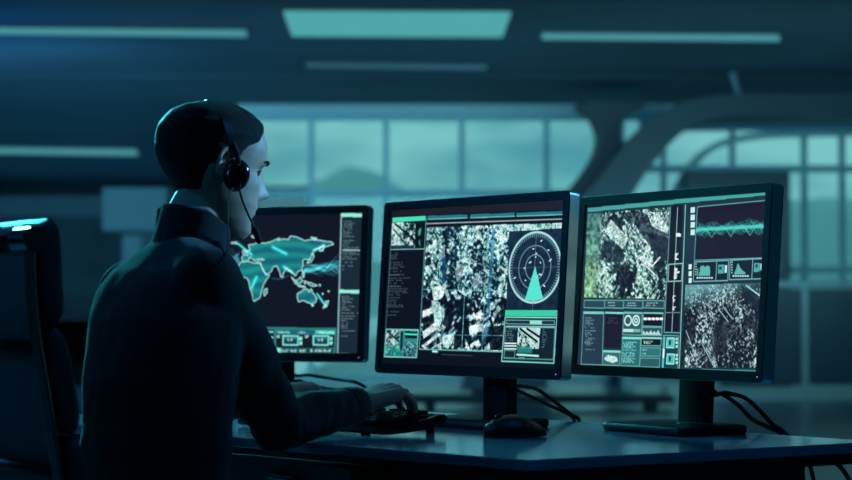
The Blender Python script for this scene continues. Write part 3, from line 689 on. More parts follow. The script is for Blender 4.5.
m6 = cr.pmask([(620, 226), (632, 222), (652, 252), (650, 268), (636, 264)]); satellite(cr, m6, 42, 170, 1.2, 4.5, 104, dark=(18, 22, 40), mid=(90, 150, 145), dens=.6)
cr.poly([(603, 232), (609, 219.5), (627, 238), (621, 249)], (190, 225, 218), .97)
cr.text(608, 230, 622, 5, (60, 100, 100), .7, 33, y1=240)
cr.poly([(621, 252), (624, 252), (634, 263), (631, 264)], (170, 210, 205)); cr.line([(642, 256), (650, 266), (658, 257)], (200, 235, 230), 2.6); cr.line([(640, 262), (655, 276)], (180, 220, 215), 2)
tx = (.6 + .7 * vnoise(cr.xx / 2.4, cr.yy / 2.0, 311)) * (.8 + .4 * vnoise(cr.xx / 8., cr.yy / 6., 312)); cr.img = np.clip(cr.img * (1 - sat[..., None] * (1 - tx[..., None])) + sat[..., None] * .02, 0, 1)
ex = np.clip(1 - (cr.xx - cr.uv(585, 250)[0]) / (cr.uv(602, 250)[0] - cr.uv(585, 250)[0]), 0, 1) * sat
g1 = smooth_noise(GH, GW, 6, 51) * .6 + smooth_noise(GH, GW, 2.5, 52) * .4; gt = np.clip((cr.yy / GH - .05) * 2.2, 0, 1)[..., None]
gc = (np.array((70, 130, 130)) * (1 - gt) + np.array((140, 195, 150)) * gt) / 255 * (.35 + g1[..., None] * 1.1)
cr.img = cr.img * (1 - np.clip(ex * 1.6, 0, 1)[..., None]) + gc * np.clip(ex * 1.6, 0, 1)[..., None]
# strip panels below
def panel(q, fill, top=None): cr.poly(q, fill, 1, (95, 165, 165), 1.3); 
xs = [(583, 603), (603.5, 621.8), (622.3, 641), (641.5, 662.5)]
for k, (a, b) in enumerate(xs):
    panel([(a - .3, 299.6), (b, 299.8 + k * .1), (b - .4, 307.6 + k * .1), (a - .6, 307)], (42, 74, 84))
    if k: cr.text(a + 3, 302, b - 5, 2, (190, 225, 225), .8, 120 + k, y1=304.5, minw=.6)
panel([(582, 311), (602, 311.3), (600.5, 364), (579.5, 363.3)], (40, 60, 80)); cr.line([(582.5, 312.2), (602, 312.5)], (110, 190, 180), 3)
for ya, yb, n, s in ((317, 325, 5, 1), (327, 332, 3, 2), (334, 344, 7, 3), (348, 349, 1, 4)): cr.text(584, ya, 594 - 2 * (s == 1), n, (140, 190, 185), .7, 130 + s, y1=yb, minw=.4)
cr.poly([(604, 311.3), (621, 311.5), (618.6, 347), (602.5, 346.5)], (30, 30, 50)); cr.line([(604, 312), (621, 312.4)], (110, 190, 180), 3)
cr.text(606, 317, 618, 3, (70, 80, 100), .8, 140, y1=322)
panel([(601.5, 349.5), (618.5, 350), (617.6, 364.6), (600.6, 364)], (50, 110, 115)); cr.line([(601.5, 350.5), (618.5, 351)], (120, 205, 190), 2.6)
mw = cr.pmask([(602, 358), (606, 354), (615, 356), (616, 360), (611, 362), (605, 360)]); satellite(cr, mw, 0, 40, 1, 4, 141, dark=(90, 170, 165), mid=(160, 215, 210), dens=.9)
panel([(622, 311.5), (640.5, 311.8), (639.5, 334.5), (620.8, 334)], (46, 90, 98)); cr.line([(622.5, 312), (640, 312.4)], (110, 190, 180), 2.4)
for cx in (626.2, 634.2):
    u, v = cr.uv(cx, 319.8); cr.line([(u + 8.4 * math.cos(t), v + 7.8 * math.sin(t)) for t in np.linspace(0, 6.3, 40)], (185, 225, 225), 2.6, 1, raw=True)
    if cx > 630: cr.line([(u + 3.5 * math.cos(t), v + 3.2 * math.sin(t)) for t in np.linspace(0, 6.3, 20)], (185, 225, 225), 2, 1, raw=True)
cr.rect((621.5, 328), (631.5, 328.2), (631.3, 331.4), (621.3, 331.2), (190, 230, 225)); cr.rect((631.5, 328.2), (638.5, 328.4), (638.3, 331.6), (631.3, 331.4), (120, 180, 175))
panel([(641.5, 311.8), (661, 312.2), (660.2, 325.8), (640.8, 325.2)], (22, 24, 38)); cr.line([(642, 312.2), (661, 312.6)], (110, 190, 180), 2.2)
cr.line([(641.5, 318), (660, 318.4)], (150, 190, 190), 1.4)
for k in range(5): cr.line([(642.5 + k * 4, 318), (644.3 + k * 4, 318.1)], (225, 245, 245), 4)
panel([(640.7, 326.4), (660.2, 326.8), (659.6, 334.8), (640, 334.4)], (42, 84, 92))
wf = [(640.5, 333.5)]; 
for k in range(5): wf += [(641.5 + k * 3.7, 329.2 + (k % 2)), (643 + k * 3.7, 332.4)]
cr.poly(wf + [(659.6, 334.2), (640.5, 334)], (200, 232, 228), .9)
panel([(620.8, 336.4), (639, 336.8), (637.6, 365.3), (619, 364.9)], (44, 110, 116)); cr.line([(621, 337), (639, 337.4)], (120, 215, 200), 3.4)
cr.text(622, 341, 635, 8, (140, 220, 215), .8, 150, y1=349, minw=.5); cr.text(621, 351, 634, 9, (140, 220, 215), .8, 151, y1=361, minw=.4)
panel([(639.8, 336.6), (659.6, 337), (658.8, 345), (639, 344.6)], (18, 26, 38)); cr.line([(640, 337), (659.5, 337.4)], (140, 215, 205), 2.6); cr.text(642, 340, 652, 3, (200, 230, 230), .9, 152, y1=342.5)
panel([(639, 346.6), (658.8, 347), (658.2, 355.4), (638.4, 355)], (44, 118, 122)); cr.text(640.5, 348.5, 656, 1, (160, 225, 220), .8, 153); cr.text(640.5, 352.5, 647, 1, (160, 225, 220), .8, 154)
panel([(638.4, 357), (658, 357.4), (657.4, 366.2), (637.7, 365.8)], (44, 94, 102))
# vertical signal trace
cr.poly([(668.8, 206), (681, 205), (676.5, 331.8), (662, 331)], (26, 24, 42)); cr.line([(668.6, 207), (662.2, 331.5)], (100, 160, 165), 1.3); cr.line([(675.6, 207.5), (669.8, 331.5)], (130, 180, 180), 1.3)
cr.line([(683.4, 205), (677, 372)], (120, 190, 185), 1.6); cr.line([(662.2, 331.5), (677.5, 332)], (100, 160, 165), 1.3); cr.line([(663.2, 312), (677.8, 311.8)], (90, 130, 140), 1.2)
cr.line([(666.8, 264), (680.5, 263), (679.5, 280.5), (666, 281), (666.8, 264)], (140, 190, 190), 1.3)
for yc, sc in ((235, 5), (255, 3), (258, 3), (269, 4), (273, 6), (277, 5), (297, 2.5), (300, 2.5), (308, 2.5)):
    for k in range(4):
        xo = 675.6 - (yc - 207) * .047; dx = r.uniform(-.2, 1) * sc; cr.line([(xo, yc + k * .8 - 1.5), (xo + dx, yc + k * .8 - 1.6)], (205, 235, 235), 1.6)
cr.rect((661.5, 334.5), (676.6, 335), (675.5, 368), (660, 367.2), (24, 66, 82), 1, (90, 170, 165), 1.2)
cr.line([(662.5, 337), (660.8, 366.8)], (70, 180, 170), 4); cr.line([(661.8, 349), (661.4, 356)], (190, 245, 235), 4)
for y0 in (337, 353):
    cr.rect((665.2, y0), (672.5, y0 + .3), (671.8, y0 + 10), (664.4, y0 + 9.6), (80, 190, 185), 1, (170, 235, 225), 1.3); cr.rect((667, y0 + 2), (669, y0 + 2), (668.6, y0 + 7), (666.8, y0 + 7), (14, 60, 80))
    for j in range(3): cr.rect((673.6, y0 + j * 3.6), (676, y0 + j * 3.6), (675.8, y0 + j * 3.6 + 2.6), (673.4, y0 + j * 3.6 + 2.6), (170, 235, 225))
# waveform window
cr.poly([(695.3, 206.8), (765.5, 200.2), (762.2, 257.4), (692.2, 260)], (30, 27, 44), 1, (95, 150, 155), 1.3)
for k in range(4): cr.rect((688.8, 207.2 + k * 7.4), (693, 206.8 + k * 7.4), (692.7, 212.6 + k * 7.4), (688.4, 213 + k * 7.4), (200, 238, 238))
def wline(f, wd, a, col=(90, 215, 200)):
    pts = [(x, 229.6 - (x - 695) * .055 + f(x)) for x in np.linspace(694.4, 763.6, 90)]; cr.put(cr.lmask([cr.uv(*p) for p in pts], wd), col, a * 1.25)
for k in range(26):
    f1, p1, am = r.uniform(.15, .5), r.uniform(0, 6), r.uniform(1.5, 9)
    wline(lambda x: am * math.sin(x * f1 + p1) * (.6 + .4 * math.sin(x * .09 + p1)), 1.2, .32, (60, 180, 170))
for k in range(4): wline(lambda x: .9 * math.sin(x * .3 + k * 2), 2.6, .4, (85, 215, 195))
wline(lambda x: 3.2 - 5.2 * abs(math.cos((x - 700) * .165)) + 5.5 * (1 - abs(math.cos((x - 700) * .165))), 1.6, .55)
# two little charts
for x0, x1, sh in ((691.8, 726, 0), (727.6, 762.6, 1)):
    dy = (x0 - 691.8) * -.052
    cr.poly([(x0 + .5, 261.6 + dy), (x1 + .4, 260 + dy), (x1 - .6, 280 + dy), (x0 - .6, 281 + dy)], (26, 38, 52), 1, (110, 175, 175), 1.3)
    xm = x0 + 22.3; cr.line([(xm + .5, 261 + dy), (xm - .6, 280.5 + dy)], (110, 175, 175), 1.2)
    tops = ([(0, 6), (.8, 6), (1, 14), (1.9, 14), (2.6, 5), (4, 3.4), (6, 3), (8, 4.6), (10, 3), (12, 4), (12.6, 4.2)] if not sh else [(1, 12), (2.6, 9), (4, 3.6), (5, 3), (6.4, 6), (8, 8.5), (10, 10.6), (12, 12)])
    pts = [(x0 + 3.4 + a, 262 + dy + b) for a, b in tops]; pts += [(pts[-1][0], 275.5 + dy), (pts[0][0], 275.6 + dy)]
    cr.poly(pts, (95, 190, 180), .95)
    for k in range(7): cr.line([(x0 + 3 + k * 2.4, 277.4 + dy), (x0 + 4 + k * 2.4, 277.3 + dy)], (190, 225, 225), 2)
    for k in range(5): cr.line([(x0 + 1.6, 263.6 + k * 2.6 + dy), (x0 + 2.4, 263.6 + k * 2.6 + dy)], (190, 225, 225), 1.2)
    cr.rect((xm + 1.8, 264.3 + dy), (xm + 7.6, 264 + dy), (xm + 7.2, 273 + dy), (xm + 1.4, 273.4 + dy), (80, 170, 170)); cr.rect((xm + 3, 266 + dy), (xm + 5.6, 265.8 + dy), (xm + 5.4, 269 + dy), (xm + 2.8, 269 + dy), (20, 70, 90))
    cr.rect((xm + 8.4, 264.8 + dy), (xm + 10.8, 264.6 + dy), (xm + 10.4, 272 + dy), (xm + 8.1, 272.2 + dy), (200, 240, 240))
for k in range(3): cr.rect((686.8, 264 + k * 6.8), (689.8, 263.8 + k * 6.8), (689.4, 268.8 + k * 6.8), (686.4, 269 + k * 6.8), (215, 245, 245))
# speckled night aerial
q = [(683.4, 284.6), (759.5, 282.2), (755.3, 366.8), (679, 366.2)]
mq = cr.pmask(q); satellite(cr, mq, 52, 1500, .9, 3.2, 201, dark=(22, 24, 36), mid=(48, 76, 88), brt=(205, 232, 232), dens=.42, hard=1.6)
ys0 = cr.uv(720, 284)[1]; ys1 = cr.uv(720, 366)[1]; xs0 = cr.uv(683, 320)[0]; xs1 = cr.uv(758, 320)[0]
g = np.clip(1.25 - (cr.yy - ys0) / (ys1 - ys0) * 3.6 - (cr.xx - xs0) / (xs1 - xs0) * .9, 0, 1) * mq; cr.put(g, (130, 200, 200), .72)
dk = smooth_noise(GH, GW, 22, 207); g = np.clip((dk - .52) * 5, 0, 1) * np.clip((cr.yy - ys0) / (ys1 - ys0) * 3 - .6, 0, 1) * mq; cr.put(g, (22, 24, 36), .8)
cr.poly([(738, 284), (759, 300), (757, 312), (742, 300)], (28, 40, 56), .75); cr.line([(744, 285), (760, 297)], (120, 190, 190), 2.5)
for a, b in (((716, 308), (726, 321)), ((721, 306), (730, 318)), ((684, 330), (694, 356)), ((700, 343), (712, 366))): cr.line([a, b], (150, 200, 200), 1.6, .8)
cr.rect((679, 367.5), (756.4, 369), (756, 372.6), (678.8, 370.6), (60, 140, 145))
cr.line([(580, 364.6), (678, 369)], (70, 130, 138), 2)

def screen_mat():
    m = bpy.data.materials.new('lit_screen'); m.use_nodes = True; nt = m.node_tree; N = nt.nodes; L = nt.links
    b = N['Principled BSDF']; b.inputs['Base Color'].default_value = (.006, .007, .009, 1); b.inputs['Roughness'].default_value = .35; b.inputs['Specular IOR Level'].default_value = .2
    a = N.new('ShaderNodeVertexColor'); a.layer_name = 'picture'
    L.new(a.outputs['Color'], b.inputs['Emission Color']); b.inputs['Emission Strength'].default_value = 1.0
    return m
M['screen'] = screen_mat()

def grid_mesh(name, cv, w, h, y):
    """screen as a fine grid of points in local x (right), z (up), facing -y"""
    me = bpy.data.meshes.new(name)
    X = (np.arange(GW) + .0) / (GW - 1) * w - w / 2; Z = h / 2 - (np.arange(GH)) / (GH - 1) * h
    co = np.zeros((GH, GW, 3), np.float32); co[..., 0] = X[None]; co[..., 1] = y; co[..., 2] = Z[:, None]
    idx = np.arange(GH * GW).reshape(GH, GW); q = np.stack([idx[:-1, :-1], idx[1:, :-1], idx[1:, 1:], idx[:-1, 1:]], -1).reshape(-1, 4)
    me.vertices.add(GH * GW); me.vertices.foreach_set('co', co.ravel())
    nf = len(q); me.loops.add(nf * 4); me.loops.foreach_set('vertex_index', q.ravel().astype(np.int32))
    me.polygons.add(nf); me.polygons.foreach_set('loop_start', np.arange(0, nf * 4, 4, dtype=np.int32)); me.polygons.foreach_set('loop_total', np.full(nf, 4, np.int32))
    me.update(); me.validate()
    c = np.clip(cv.img, 0, 1); c = np.where(c <= .04045, c / 12.92, ((c + .055) / 1.055) ** 2.4)
    ca = me.color_attributes.new('picture', 'FLOAT_COLOR', 'POINT'); rgba = np.ones((GH, GW, 4), np.float32); rgba[..., :3] = c; ca.data.foreach_set('color', rgba.ravel())
    return me

def rrect(w, h, r, n=5):
    pts = []
    for cx, cz, a0 in ((w / 2 - r, h / 2 - r, 0), (-w / 2 + r, h / 2 - r, 90), (-w / 2 + r, -h / 2 + r, 180), (w / 2 - r, -h / 2 + r, 270)):
        for k in range(n + 1):
            t = math.radians(a0 + 90 * k / n); pts.append((cx + r * math.cos(t), cz + r * math.sin(t)))
    return pts
def make_monitor(key, cv, label):
    (c, yaw, tilt) = MON[key]; yaw = math.radians(yaw); tilt = math.radians(tilt)
    # local frame: x right, -y toward viewer, z up; root on desk below the panel
    e = Vector((math.cos(yaw), -math.sin(yaw), 0)); back = Vector((math.sin(yaw), math.cos(yaw), 0))
    cen = Vector(c) + Vector((0, 0, CAMZ)); root = cen + back * .075; root.z = DESK
    t = thing('monitor', label, 'monitor', root, -yaw, 'monitors on the desk')
    off = Vector((0, -.075, cen.z - DESK)); R = Matrix.Rotation(-tilt, 4, 'X')
    def place(bm): bmesh.ops.transform(bm, matrix=Matrix.Translation(off) @ R, verts=bm.verts)
    # bezel ring
    bm = bmesh.new(); o1 = rrect(MW, MH, .009); cxz = (BB - BZ) / 2
    i1 = [(x, z + cxz) for x, z in rrect(MW - 2 * BZ, MH - BZ - BB, .0012)]
    loops = []
    for pts, y in ((o1, .018), (o1, .0015), ([(x * .997, z * .996) for x, z in o1], 0), ([(x * 1.004, (z - cxz) * 1.004 + cxz) for x, z in i1], 0), (i1, .003), (i1, .008)):
        loops.append([bm.verts.new((x, y, z)) for x, z in pts])
    n = len(o1)
    for a, b in zip(loops[:-1], loops[1:]):
        for k in range(n): bm.faces.new((a[k], a[(k + 1) % n], b[(k + 1) % n], b[k]))
    place(bm); obj('bezel', bm, M['plastic'], t, smooth=True, angle=.6)
    bm = bmesh.new(); rings = []
    for s_, y in ((.996, .0016), (1.003, .0025), (1.003, .027), (.996, .0285)):
        rings.append([Vector((x * s_ + (0 if s_ < 1 else 0), y, z * s_)) for x, z in rrect(MW, MH, .009)])
    loft(bm, rings, cap=False); place(bm); obj('side_trim', bm, M['trim'], t, smooth=True, angle=.6)
    # rear housing
    bm = bmesh.new(); rings = []
    for s, y, dz in ((.998, .0182, 0), (.998, .030, 0), (.96, .040, 0), (.72, .052, .0), (.60, .062, 0)):
        rings.append([Vector((x * s, y, z * s + dz)) for x, z in rrect(MW, MH, .009)])
    loft(bm, rings); place(bm); obj('housing', bm, M['plastic_side'], t, smooth=True, angle=.5)
    me = grid_mesh('screen', cv, MW - 2 * BZ + .001, MH - BZ - BB + .001, .0045)
    mt = Matrix.Translation(off) @ R @ Matrix.Translation((0, 0, cxz)); me.transform(mt)
    link('screen', me, M['screen'], t, smooth=False)
    # power light, lower right
    bm = bmesh.new(); box(bm, (MW / 2 - .012, .0002, -MH / 2 + .010), (.0022, .0012, .0022)); place(bm); obj('power_light', bm, M['led'], t)
    # stand: hinge block, flat neck, base
    bm = bmesh.new(); box(bm, (0, .068, 0), (.11, .02, .11), bev=.006); place(bm); obj('mount_plate', bm, M['plastic'], t)
    hz = off.z
    bf = -.062 if key == 'R' else -.048; xo = .014 if key == 'R' else .014
    bm = bmesh.new(); loft(bm, [[Vector((x + xo, y + yo, z)) for x, y in rrect(.080 * k_, .026, .006)] for z, yo, k_ in ((.012, bf + .05, 1.0), (hz * .6, .002 + (bf + .05) * .35, .98), (hz + .07, .002, .96))]); box(bm, (0, .0, hz), (.03, .04, .03), bev=.004)
    nk = obj('stand_neck', bm, M['plastic'], t, smooth=True, angle=.5)
    bm = bmesh.new(); ring = [(.014 * math.cos(a), 0, .014 * math.sin(a) * .8) for a in np.linspace(.3, 2 * PI - .9, 18)]
    tube(bm, [Vector((p[0] * .8 + xo, -.013 + (bf + .05) * .38, .085 + p[2])) for p in ring], .0016, 6); obj('cable_ring', bm, M['chrome'], nk, smooth=True)
    bm = bmesh.new()
    rings = []
    for s, z in ((.97, 0), (1, .004), (1, .012), (.975, .016), (.9, .018)):
        rings.append([Vector((x * s + xo - .004, bf + y * s, z)) for x, y in rrect(.232, .17, .010)])
    loft(bm, rings); obj('stand_base', bm, M['plastic'], t, smooth=True, angle=.5)
    return t
mon_l = make_monitor('L', cl, 'black monitor showing a glowing world map, the farthest of three')
mon_m = make_monitor('M', cm, 'black monitor showing a city aerial with a round radar dial, between the others')
mon_r = make_monitor('R', cr, 'black monitor showing a waveform and aerial photos, nearest and rightmost')

# ------------------------------------------------------------ cables
def cable(pts, r, label, name='monitor_cable'):
    bm = bmesh.new(); tube(bm, spline(pts, 8), r, 8); return tag(obj(name, bm, M['rubber'], smooth=True), label, 'cable')
dz = DESK + .004
def D(px, py):  # point on the desk plane
    v = ray(px, py); k = (dz - CAMZ) / v.z; return Vector((v.x * k, v.y * k, dz))
cable([Vector((.137, 3.842, .90)), P(505, 383, 3.93), P(520, 386, 3.95), P(538, 390, 3.96), P(556, 403, 3.98), P(572, 415, 4.0), P(579, 420.5, 4.02), P(582, 440, 4.08), P(584, 475, 4.1), Vector((.36, 4.12, .3)), Vector((.38, 4.15, .006))], .0042, 'upper black cable hanging behind the middle monitor', 'monitor_cable')
cable([Vector((.127, 3.849, .90)), P(505, 386, 3.95), P(516, 390, 3.97), P(530, 396, 3.98), P(548, 405, 4.0), P(562, 411, 4.02), P(574, 420, 4.05), P(576, 440, 4.1), P(577, 475, 4.12), Vector((.33, 4.15, .3)), Vector((.31, 4.2, .006))], .0038, 'lower black cable hanging behind the middle monitor', 'monitor_cable')
cable([Vector((.520, 3.655, .90)), P(712, 389, 3.72), P(727, 393, 3.74), P(745, 398, 3.76), P(760, 411, 3.78), P(772, 424, 3.78), P(786, 434.0, 3.76), P(800, 450, 3.76), P(815, 490, 3.8), Vector((.80, 3.82, .3)), Vector((.84, 3.86, .006))], .0046, 'upper black cable looping behind the right monitor', 'monitor_cable')
cable([Vector((.510, 3.665, .89)), P(712, 391, 3.76), P(722, 394, 3.76), P(738, 405, 3.78), P(752, 419, 3.80), P(770, 428, 3.78), P(782, 434.0, 3.78), P(790, 450, 3.84), P(800, 490, 3.88), Vector((.76, 3.9, .3)), Vector((.74, 3.96, .006))], .0046, 'lower black cable looping behind the right monitor', 'monitor_cable')
cable([P(826, 444, 3.52), P(828, 456, 3.52), P(836, 463, 3.52), P(843, 470, 3.52), P(850, 482, 3.52), P(858, 500, 3.52), Vector((.83, 3.52, .3)), Vector((.86, 3.52, .006))], .0045, 'black cable hanging under the right end of the desk', 'power_cable')
cable([Vector((-.362, 4.497, .92)), P(290, 371, 4.53), P(310, 375, 4.5), P(335, 379, 4.45), P(355, 382, 4.4), P(366, 388, 4.38), P(366, 390.5, 4.35), P(350, 390.5, 4.35), P(325, 388.5, 4.35), P(300, 381, 4.42), P(291, 376, 4.50), Vector((-.352, 4.492, .91))], .0042, 'black cable looping behind the left monitor stand', 'monitor_cable')
cable([P(330, 404, 4.2), P(345, 399.5, 4.2), P(362, 396.5, 4.25), P(378, 398, 4.3), P(392, 402, 4.3), P(405, 409.5, 4.30)], .0042, 'black cable lying on the desk behind the typing hand', 'keyboard_cable')
for pts, lb in (([P(383, 452, 3.45), P(383, 468, 3.45), P(386, 476, 3.45), P(392, 486, 3.45), Vector((-.05, 3.46, .3)), Vector((-.05, 3.5, .005))], 'leftmost black cable dangling in the gap under the desk'), ([P(426, 455, 3.42), P(425, 470, 3.42), P(427, 490, 3.42), Vector((0, 3.42, .3)), Vector((0.02, 3.46, .005))], 'middle black cable dangling in the gap under the desk'), ([P(433, 455, 3.4), P(434, 470, 3.4), P(432, 490, 3.4), Vector((.02, 3.4, .3)), Vector((.06, 3.42, .005))], 'rightmost black cable dangling in the gap under the desk')):
    cable(pts, .003, lb, 'power_cable')

# ------------------------------------------------------------ keyboard and mouse
kd = Vector((-.68, .733, 0)); ks = Vector((.72, .69, 0))
kb = thing('keyboard', 'slim black keyboard under the man\'s hands', 'keyboard', Vector((-.02, 3.53, DESK)) + kd * .22, math.atan2(ks.y, ks.x) - PI / 2)
# local: x = toward near-right end, y = away from user (ks)
def prof(s):  # side profile y,z
    return [(-.075, .003), (-.080, .008), (-.075, .016), (-.03, .022), (.03, .030), (.060, .036), (.074, .036), (.081, .030), (.076, .020), (.03, .009), (-.03, .004)]
bm = bmesh.new(); rings = []
for x, s in ((-.222, .94), (-.220, .99), (-.214, 1), (.214, 1), (.220, .99), (.222, .94)):
    rings.append([Vector((x, y * s, .02 + (z - .02) * s)) for y, z in prof(1)])
loft(bm, rings); obj('case', bm, M['gloss'], kb, smooth=True, angle=.6)
bm = bmesh.new()
for j in range(6):
    y = -.058 + j * .0195 + (.004 if j == 5 else 0); z = .0225 + (y + .06) * .13
    for i in range(21):
        x = -.2 + i * .0195
        if j == 0 and 4 <= i <= 9:
            if i == 4: box(bm, (x + .049, y, z + .003), (.112, .0165, .008), bev=.0015, seg=1)
            continue
        if i == 15 or i == 19 - 3 and j in (2,): continue
        box(bm, (x, y, z + .003), (.0165, .0165, .008), bev=.0018, seg=1)
obj('keycaps', bm, M['keys'], kb)
for x in (-.19, .19):
    bm = bmesh.new(); box(bm, (x, .064, .009), (.016, .010, .018), bev=.002); obj('foot', bm, M['rubber'], kb)
    bm = bmesh.new(); box(bm, (x * .7, -.05, .002), (.02, .008, .004), bev=.001); obj('pad', bm, M['rubber'], kb)
# mouse
ms_ = thing('computer_mouse', 'black computer mouse lying on the desk right of the keyboard', 'mouse', D(516, 436) - Vector((0, 0, .004)) + Vector((0, .03, 0)), math.radians(8))
bm = bmesh.new(); rings = []
for k in range(17):
    t = k / 16; x = -.058 + .116 * t; wv = .033 * (1 - (2 * abs(t - .48)) ** 3.2 * .75) * (.55 + .45 * min(1, math.sin(PI * min(max(t, .02), .98)) * 2.5))
    hgt = .038 * (math.sin(PI * (t * .86 + .10)) ** .7) * (1 if t < .5 else 1 - (t - .5) * .28)
    ring = []
    for j in range(20):
        a = 2 * PI * j / 20; yy = wv * math.cos(a); zz = math.sin(a)
        z = hgt * (zz ** .8 if zz > 0 else 0) + .004 if zz >= 0 else .0015
        ring.append(Vector((x, yy, z)))
    rings.append(ring)
loft(bm, rings); obj('shell', bm, M['plastic'], ms_, smooth=True, angle=.7)
bm = bmesh.new(); tube(bm, [(-.03, -.0035, .034), (-.03, .0035, .034)], .008, 14, up=Vector((1, 0, 0))); obj('scroll_wheel', bm, M['rubber'], ms_)
bm = bmesh.new(); box(bm, (-.035, 0, .0355), (.03, .0012, .004)); obj('button_seam', bm, M['gloss'], ms_)
bm = bmesh.new(); box(bm, (.0, -.0285, .016), (.045, .003, .012), bev=.001); obj('side_grip', bm, M['gloss'], ms_)

# ------------------------------------------------------------ the man
FD = Vector((.79, .613, 0)); RD = Vector((.613, -.79, 0))          # body forward, body right
person = thing('person', 'man in a dark high-collared sweater with short dark hair, seen from behind, typing', 'person', (-.455, 3.10, 0))
PO = Vector(person.location)
def setlocal(me): me.transform(Matrix.Translation(-PO)); return me
SR = Vector((-.360, 3.095, .998)); SL = Vector((-.516, 3.315, .985))
ER = Vector((-.256, 3.25, .758)); WR = Vector((-.118, 3.50, .780))
EL = Vector((-.536, 3.50, .765)); WL = Vector((-.308, 3.72, .788))
NB = Vector((-.412, 3.235, 1.05)); HB = Vector((-.385, 3.262, 1.15))
def torso_rings(g):
    data = [(.47, (-.470, 3.085), .150, .115), (.53, (-.466, 3.09), .165, .120), (.62, (-.452, 3.10), .146, .102), (.72, (-.446, 3.11), .140, .097), (.84, (-.441, 3.13), .145, .100),
            (.94, (-.434, 3.165), .150, .103), (.99, (-.432, 3.190), .142, .096), (1.02, (-.430, 3.205), .118, .082), (1.045, (-.424, 3.215), .080, .062), (1.065, (-.418, 3.222), .050, .044)]
    out = []
    for z, c, a, b in data:
        out.append([Vector((c[0], c[1], z)) + RD * (a + g) * math.copysign(abs(math.cos(t)) ** .85, math.cos(t)) + FD * (b + g) * math.copysign(abs(math.sin(t)) ** .85, math.sin(t)) for t in [2 * PI * k / 28 for k in range(28)]])
    return out
# head ---------------------------------------------------
HF = Vector((.905, .425, 0)).normalized(); HR = Vector((HF.y, -HF.x, 0)); HO = Vector((-.373, 3.27, 1.083))
HP = math.radians(9)
def H(x, y, z):
    """head coordinates: x forward, y right, z above the chin; pitched forward about the ear"""
    xx, zz = x, z - .115
    X = xx * math.cos(HP) + zz * math.sin(HP); Z = -xx * math.sin(HP) + zz * math.cos(HP)
    return HO + HF * X + HR * y + Vector((0, 0, Z + .118))
fz = [(-.006, .060, -.02, .016), (.0, .076, -.02, .028), (.012, .085, -.025, .038), (.03, .084, -.03, .050), (.045, .086, -.038, .056), (.06, .088, -.048, .0615), (.075, .086, -.060, .065), (.09, .086, -.074, .068), (.105, .085, -.087, .0705), (.12, .084, -.096, .072),
      (.137, .092, -.101, .0745), (.153, .0925, -.102, .0765), (.169, .089, -.100, .077), (.184, .081, -.092, .0735), (.198, .068, -.080, .066), (.209, .051, -.063, .054), (.217, .033, -.044, .038), (.2215, .016, -.024, .021), (.223, .004, -.008, .006)]
def interp(z, k):
    for a, b in zip(fz[:-1], fz[1:]):
        if z <= b[0]:
            t = (z - a[0]) / (b[0] - a[0]); t = max(0, min(1, t)); return a[k] + (b[k] - a[k]) * t
    return fz[-1][k]
def g_(x, m, s): return math.exp(-((x - m) / s) ** 2)
NA = 96
def head_point(a, z, off=0):
    f, b, wd = interp(z, 1), interp(z, 2), interp(z, 3)
    c, s = math.cos(a), math.sin(a)
    e = .80 if c > 0 else .95
    mid = (f + b) / 2 * .35
    x = mid + (f - mid) * abs(c) ** (.95 if z > .13 else .9) if c > 0 else mid + (b - mid) * abs(c) ** .95
    y = wd * math.copysign(abs(s) ** e, s)
    if c > 0:   # face features
        ay = abs(y)
        x += .025 * g_(ay, 0, .012) * (g_(z, .083, .013)) + .015 * g_(ay, 0, .010) * g_(z, .103, .016) + .007 * g_(ay, 0, .008) * g_(z, .118, .012)
        x += .006 * g_(ay, .015, .007) * g_(z, .078, .007)                      # nostril wings
        x -= .011 * g_(ay, .031, .014) * g_(z, .118, .011)                      # eye sockets
        x += .006 * g_(ay, .030, .011) * g_(z, .117, .007)                      # eyelids
        x += .0045 * g_(ay, .028, .018) * g_(z, .136, .007)                     # brow
        x += .0075 * g_(ay, 0, .018) * g_(z, .0575, .0045) + .0065 * g_(ay, 0, .017) * g_(z, .0475, .0045)  # lips
        x -= .004 * g_(ay, 0, .02) * g_(z, .0525, .0022) + .004 * g_(ay, 0, .02) * g_(z, .036, .005)
        x += .004 * g_(ay, 0, .018) * g_(z, .014, .012)
        x += .003 * g_(ay, .045, .015) * g_(z, .095, .014)                      # cheek bone
    n = Vector((c, s, 0)) if 1 else 0
    return x, y
zs = [fz[0][0] + (fz[-1][0] - fz[0][0]) * (1 - math.cos(PI * k / 110)) / 2 * .5 + (fz[-1][0] - fz[0][0]) * k / 110 * .5 for k in range(111)]
hb = bmesh.new(); rings = []
for z in zs:
    rings.append([H(*head_point(2 * PI * k / NA, z), z) for k in range(NA)])
loft(hb, rings)
# ears
for s in (-1, 1):
    ring = []
    for k in range(13):
        t = k / 12 * 1.55 * PI - .35 * PI
        ring.append(H(.002 - .014 * math.cos(t + .3) - .004, s * (.0765 + .008 * (1 - abs(math.sin(t * .5)))), .112 + .029 * math.sin(t + .3)))
    tube(hb, ring, .0042, 8)
    t2 = bmesh.new(); ball(t2, (0, 0, 0), (.013, .004, .024), 14)
    for v in t2.verts: p = H(.0 + v.co.x, s * .075 + v.co.y, .112 + v.co.z); v.co = p
    merge(hb, t2)
def finger(bm, base, d, n, lens, bends, r0, r1):
    """chain of three bones curling from d toward -n"""
    ax = d.cross(n).normalized(); p = base.copy(); dd = d.copy(); pts = [p.copy()]; ang = 0
    for L_, bnd in zip(lens, bends):
        dd = Quaternion(ax, -math.radians(bnd)) @ dd; p = p + dd * L_; pts.append(p.copy())
    rs = [r0 + (r1 - r0) * k / len(lens) for k in range(len(lens) + 1)]
    chain(bm, pts, rs, 12); return pts
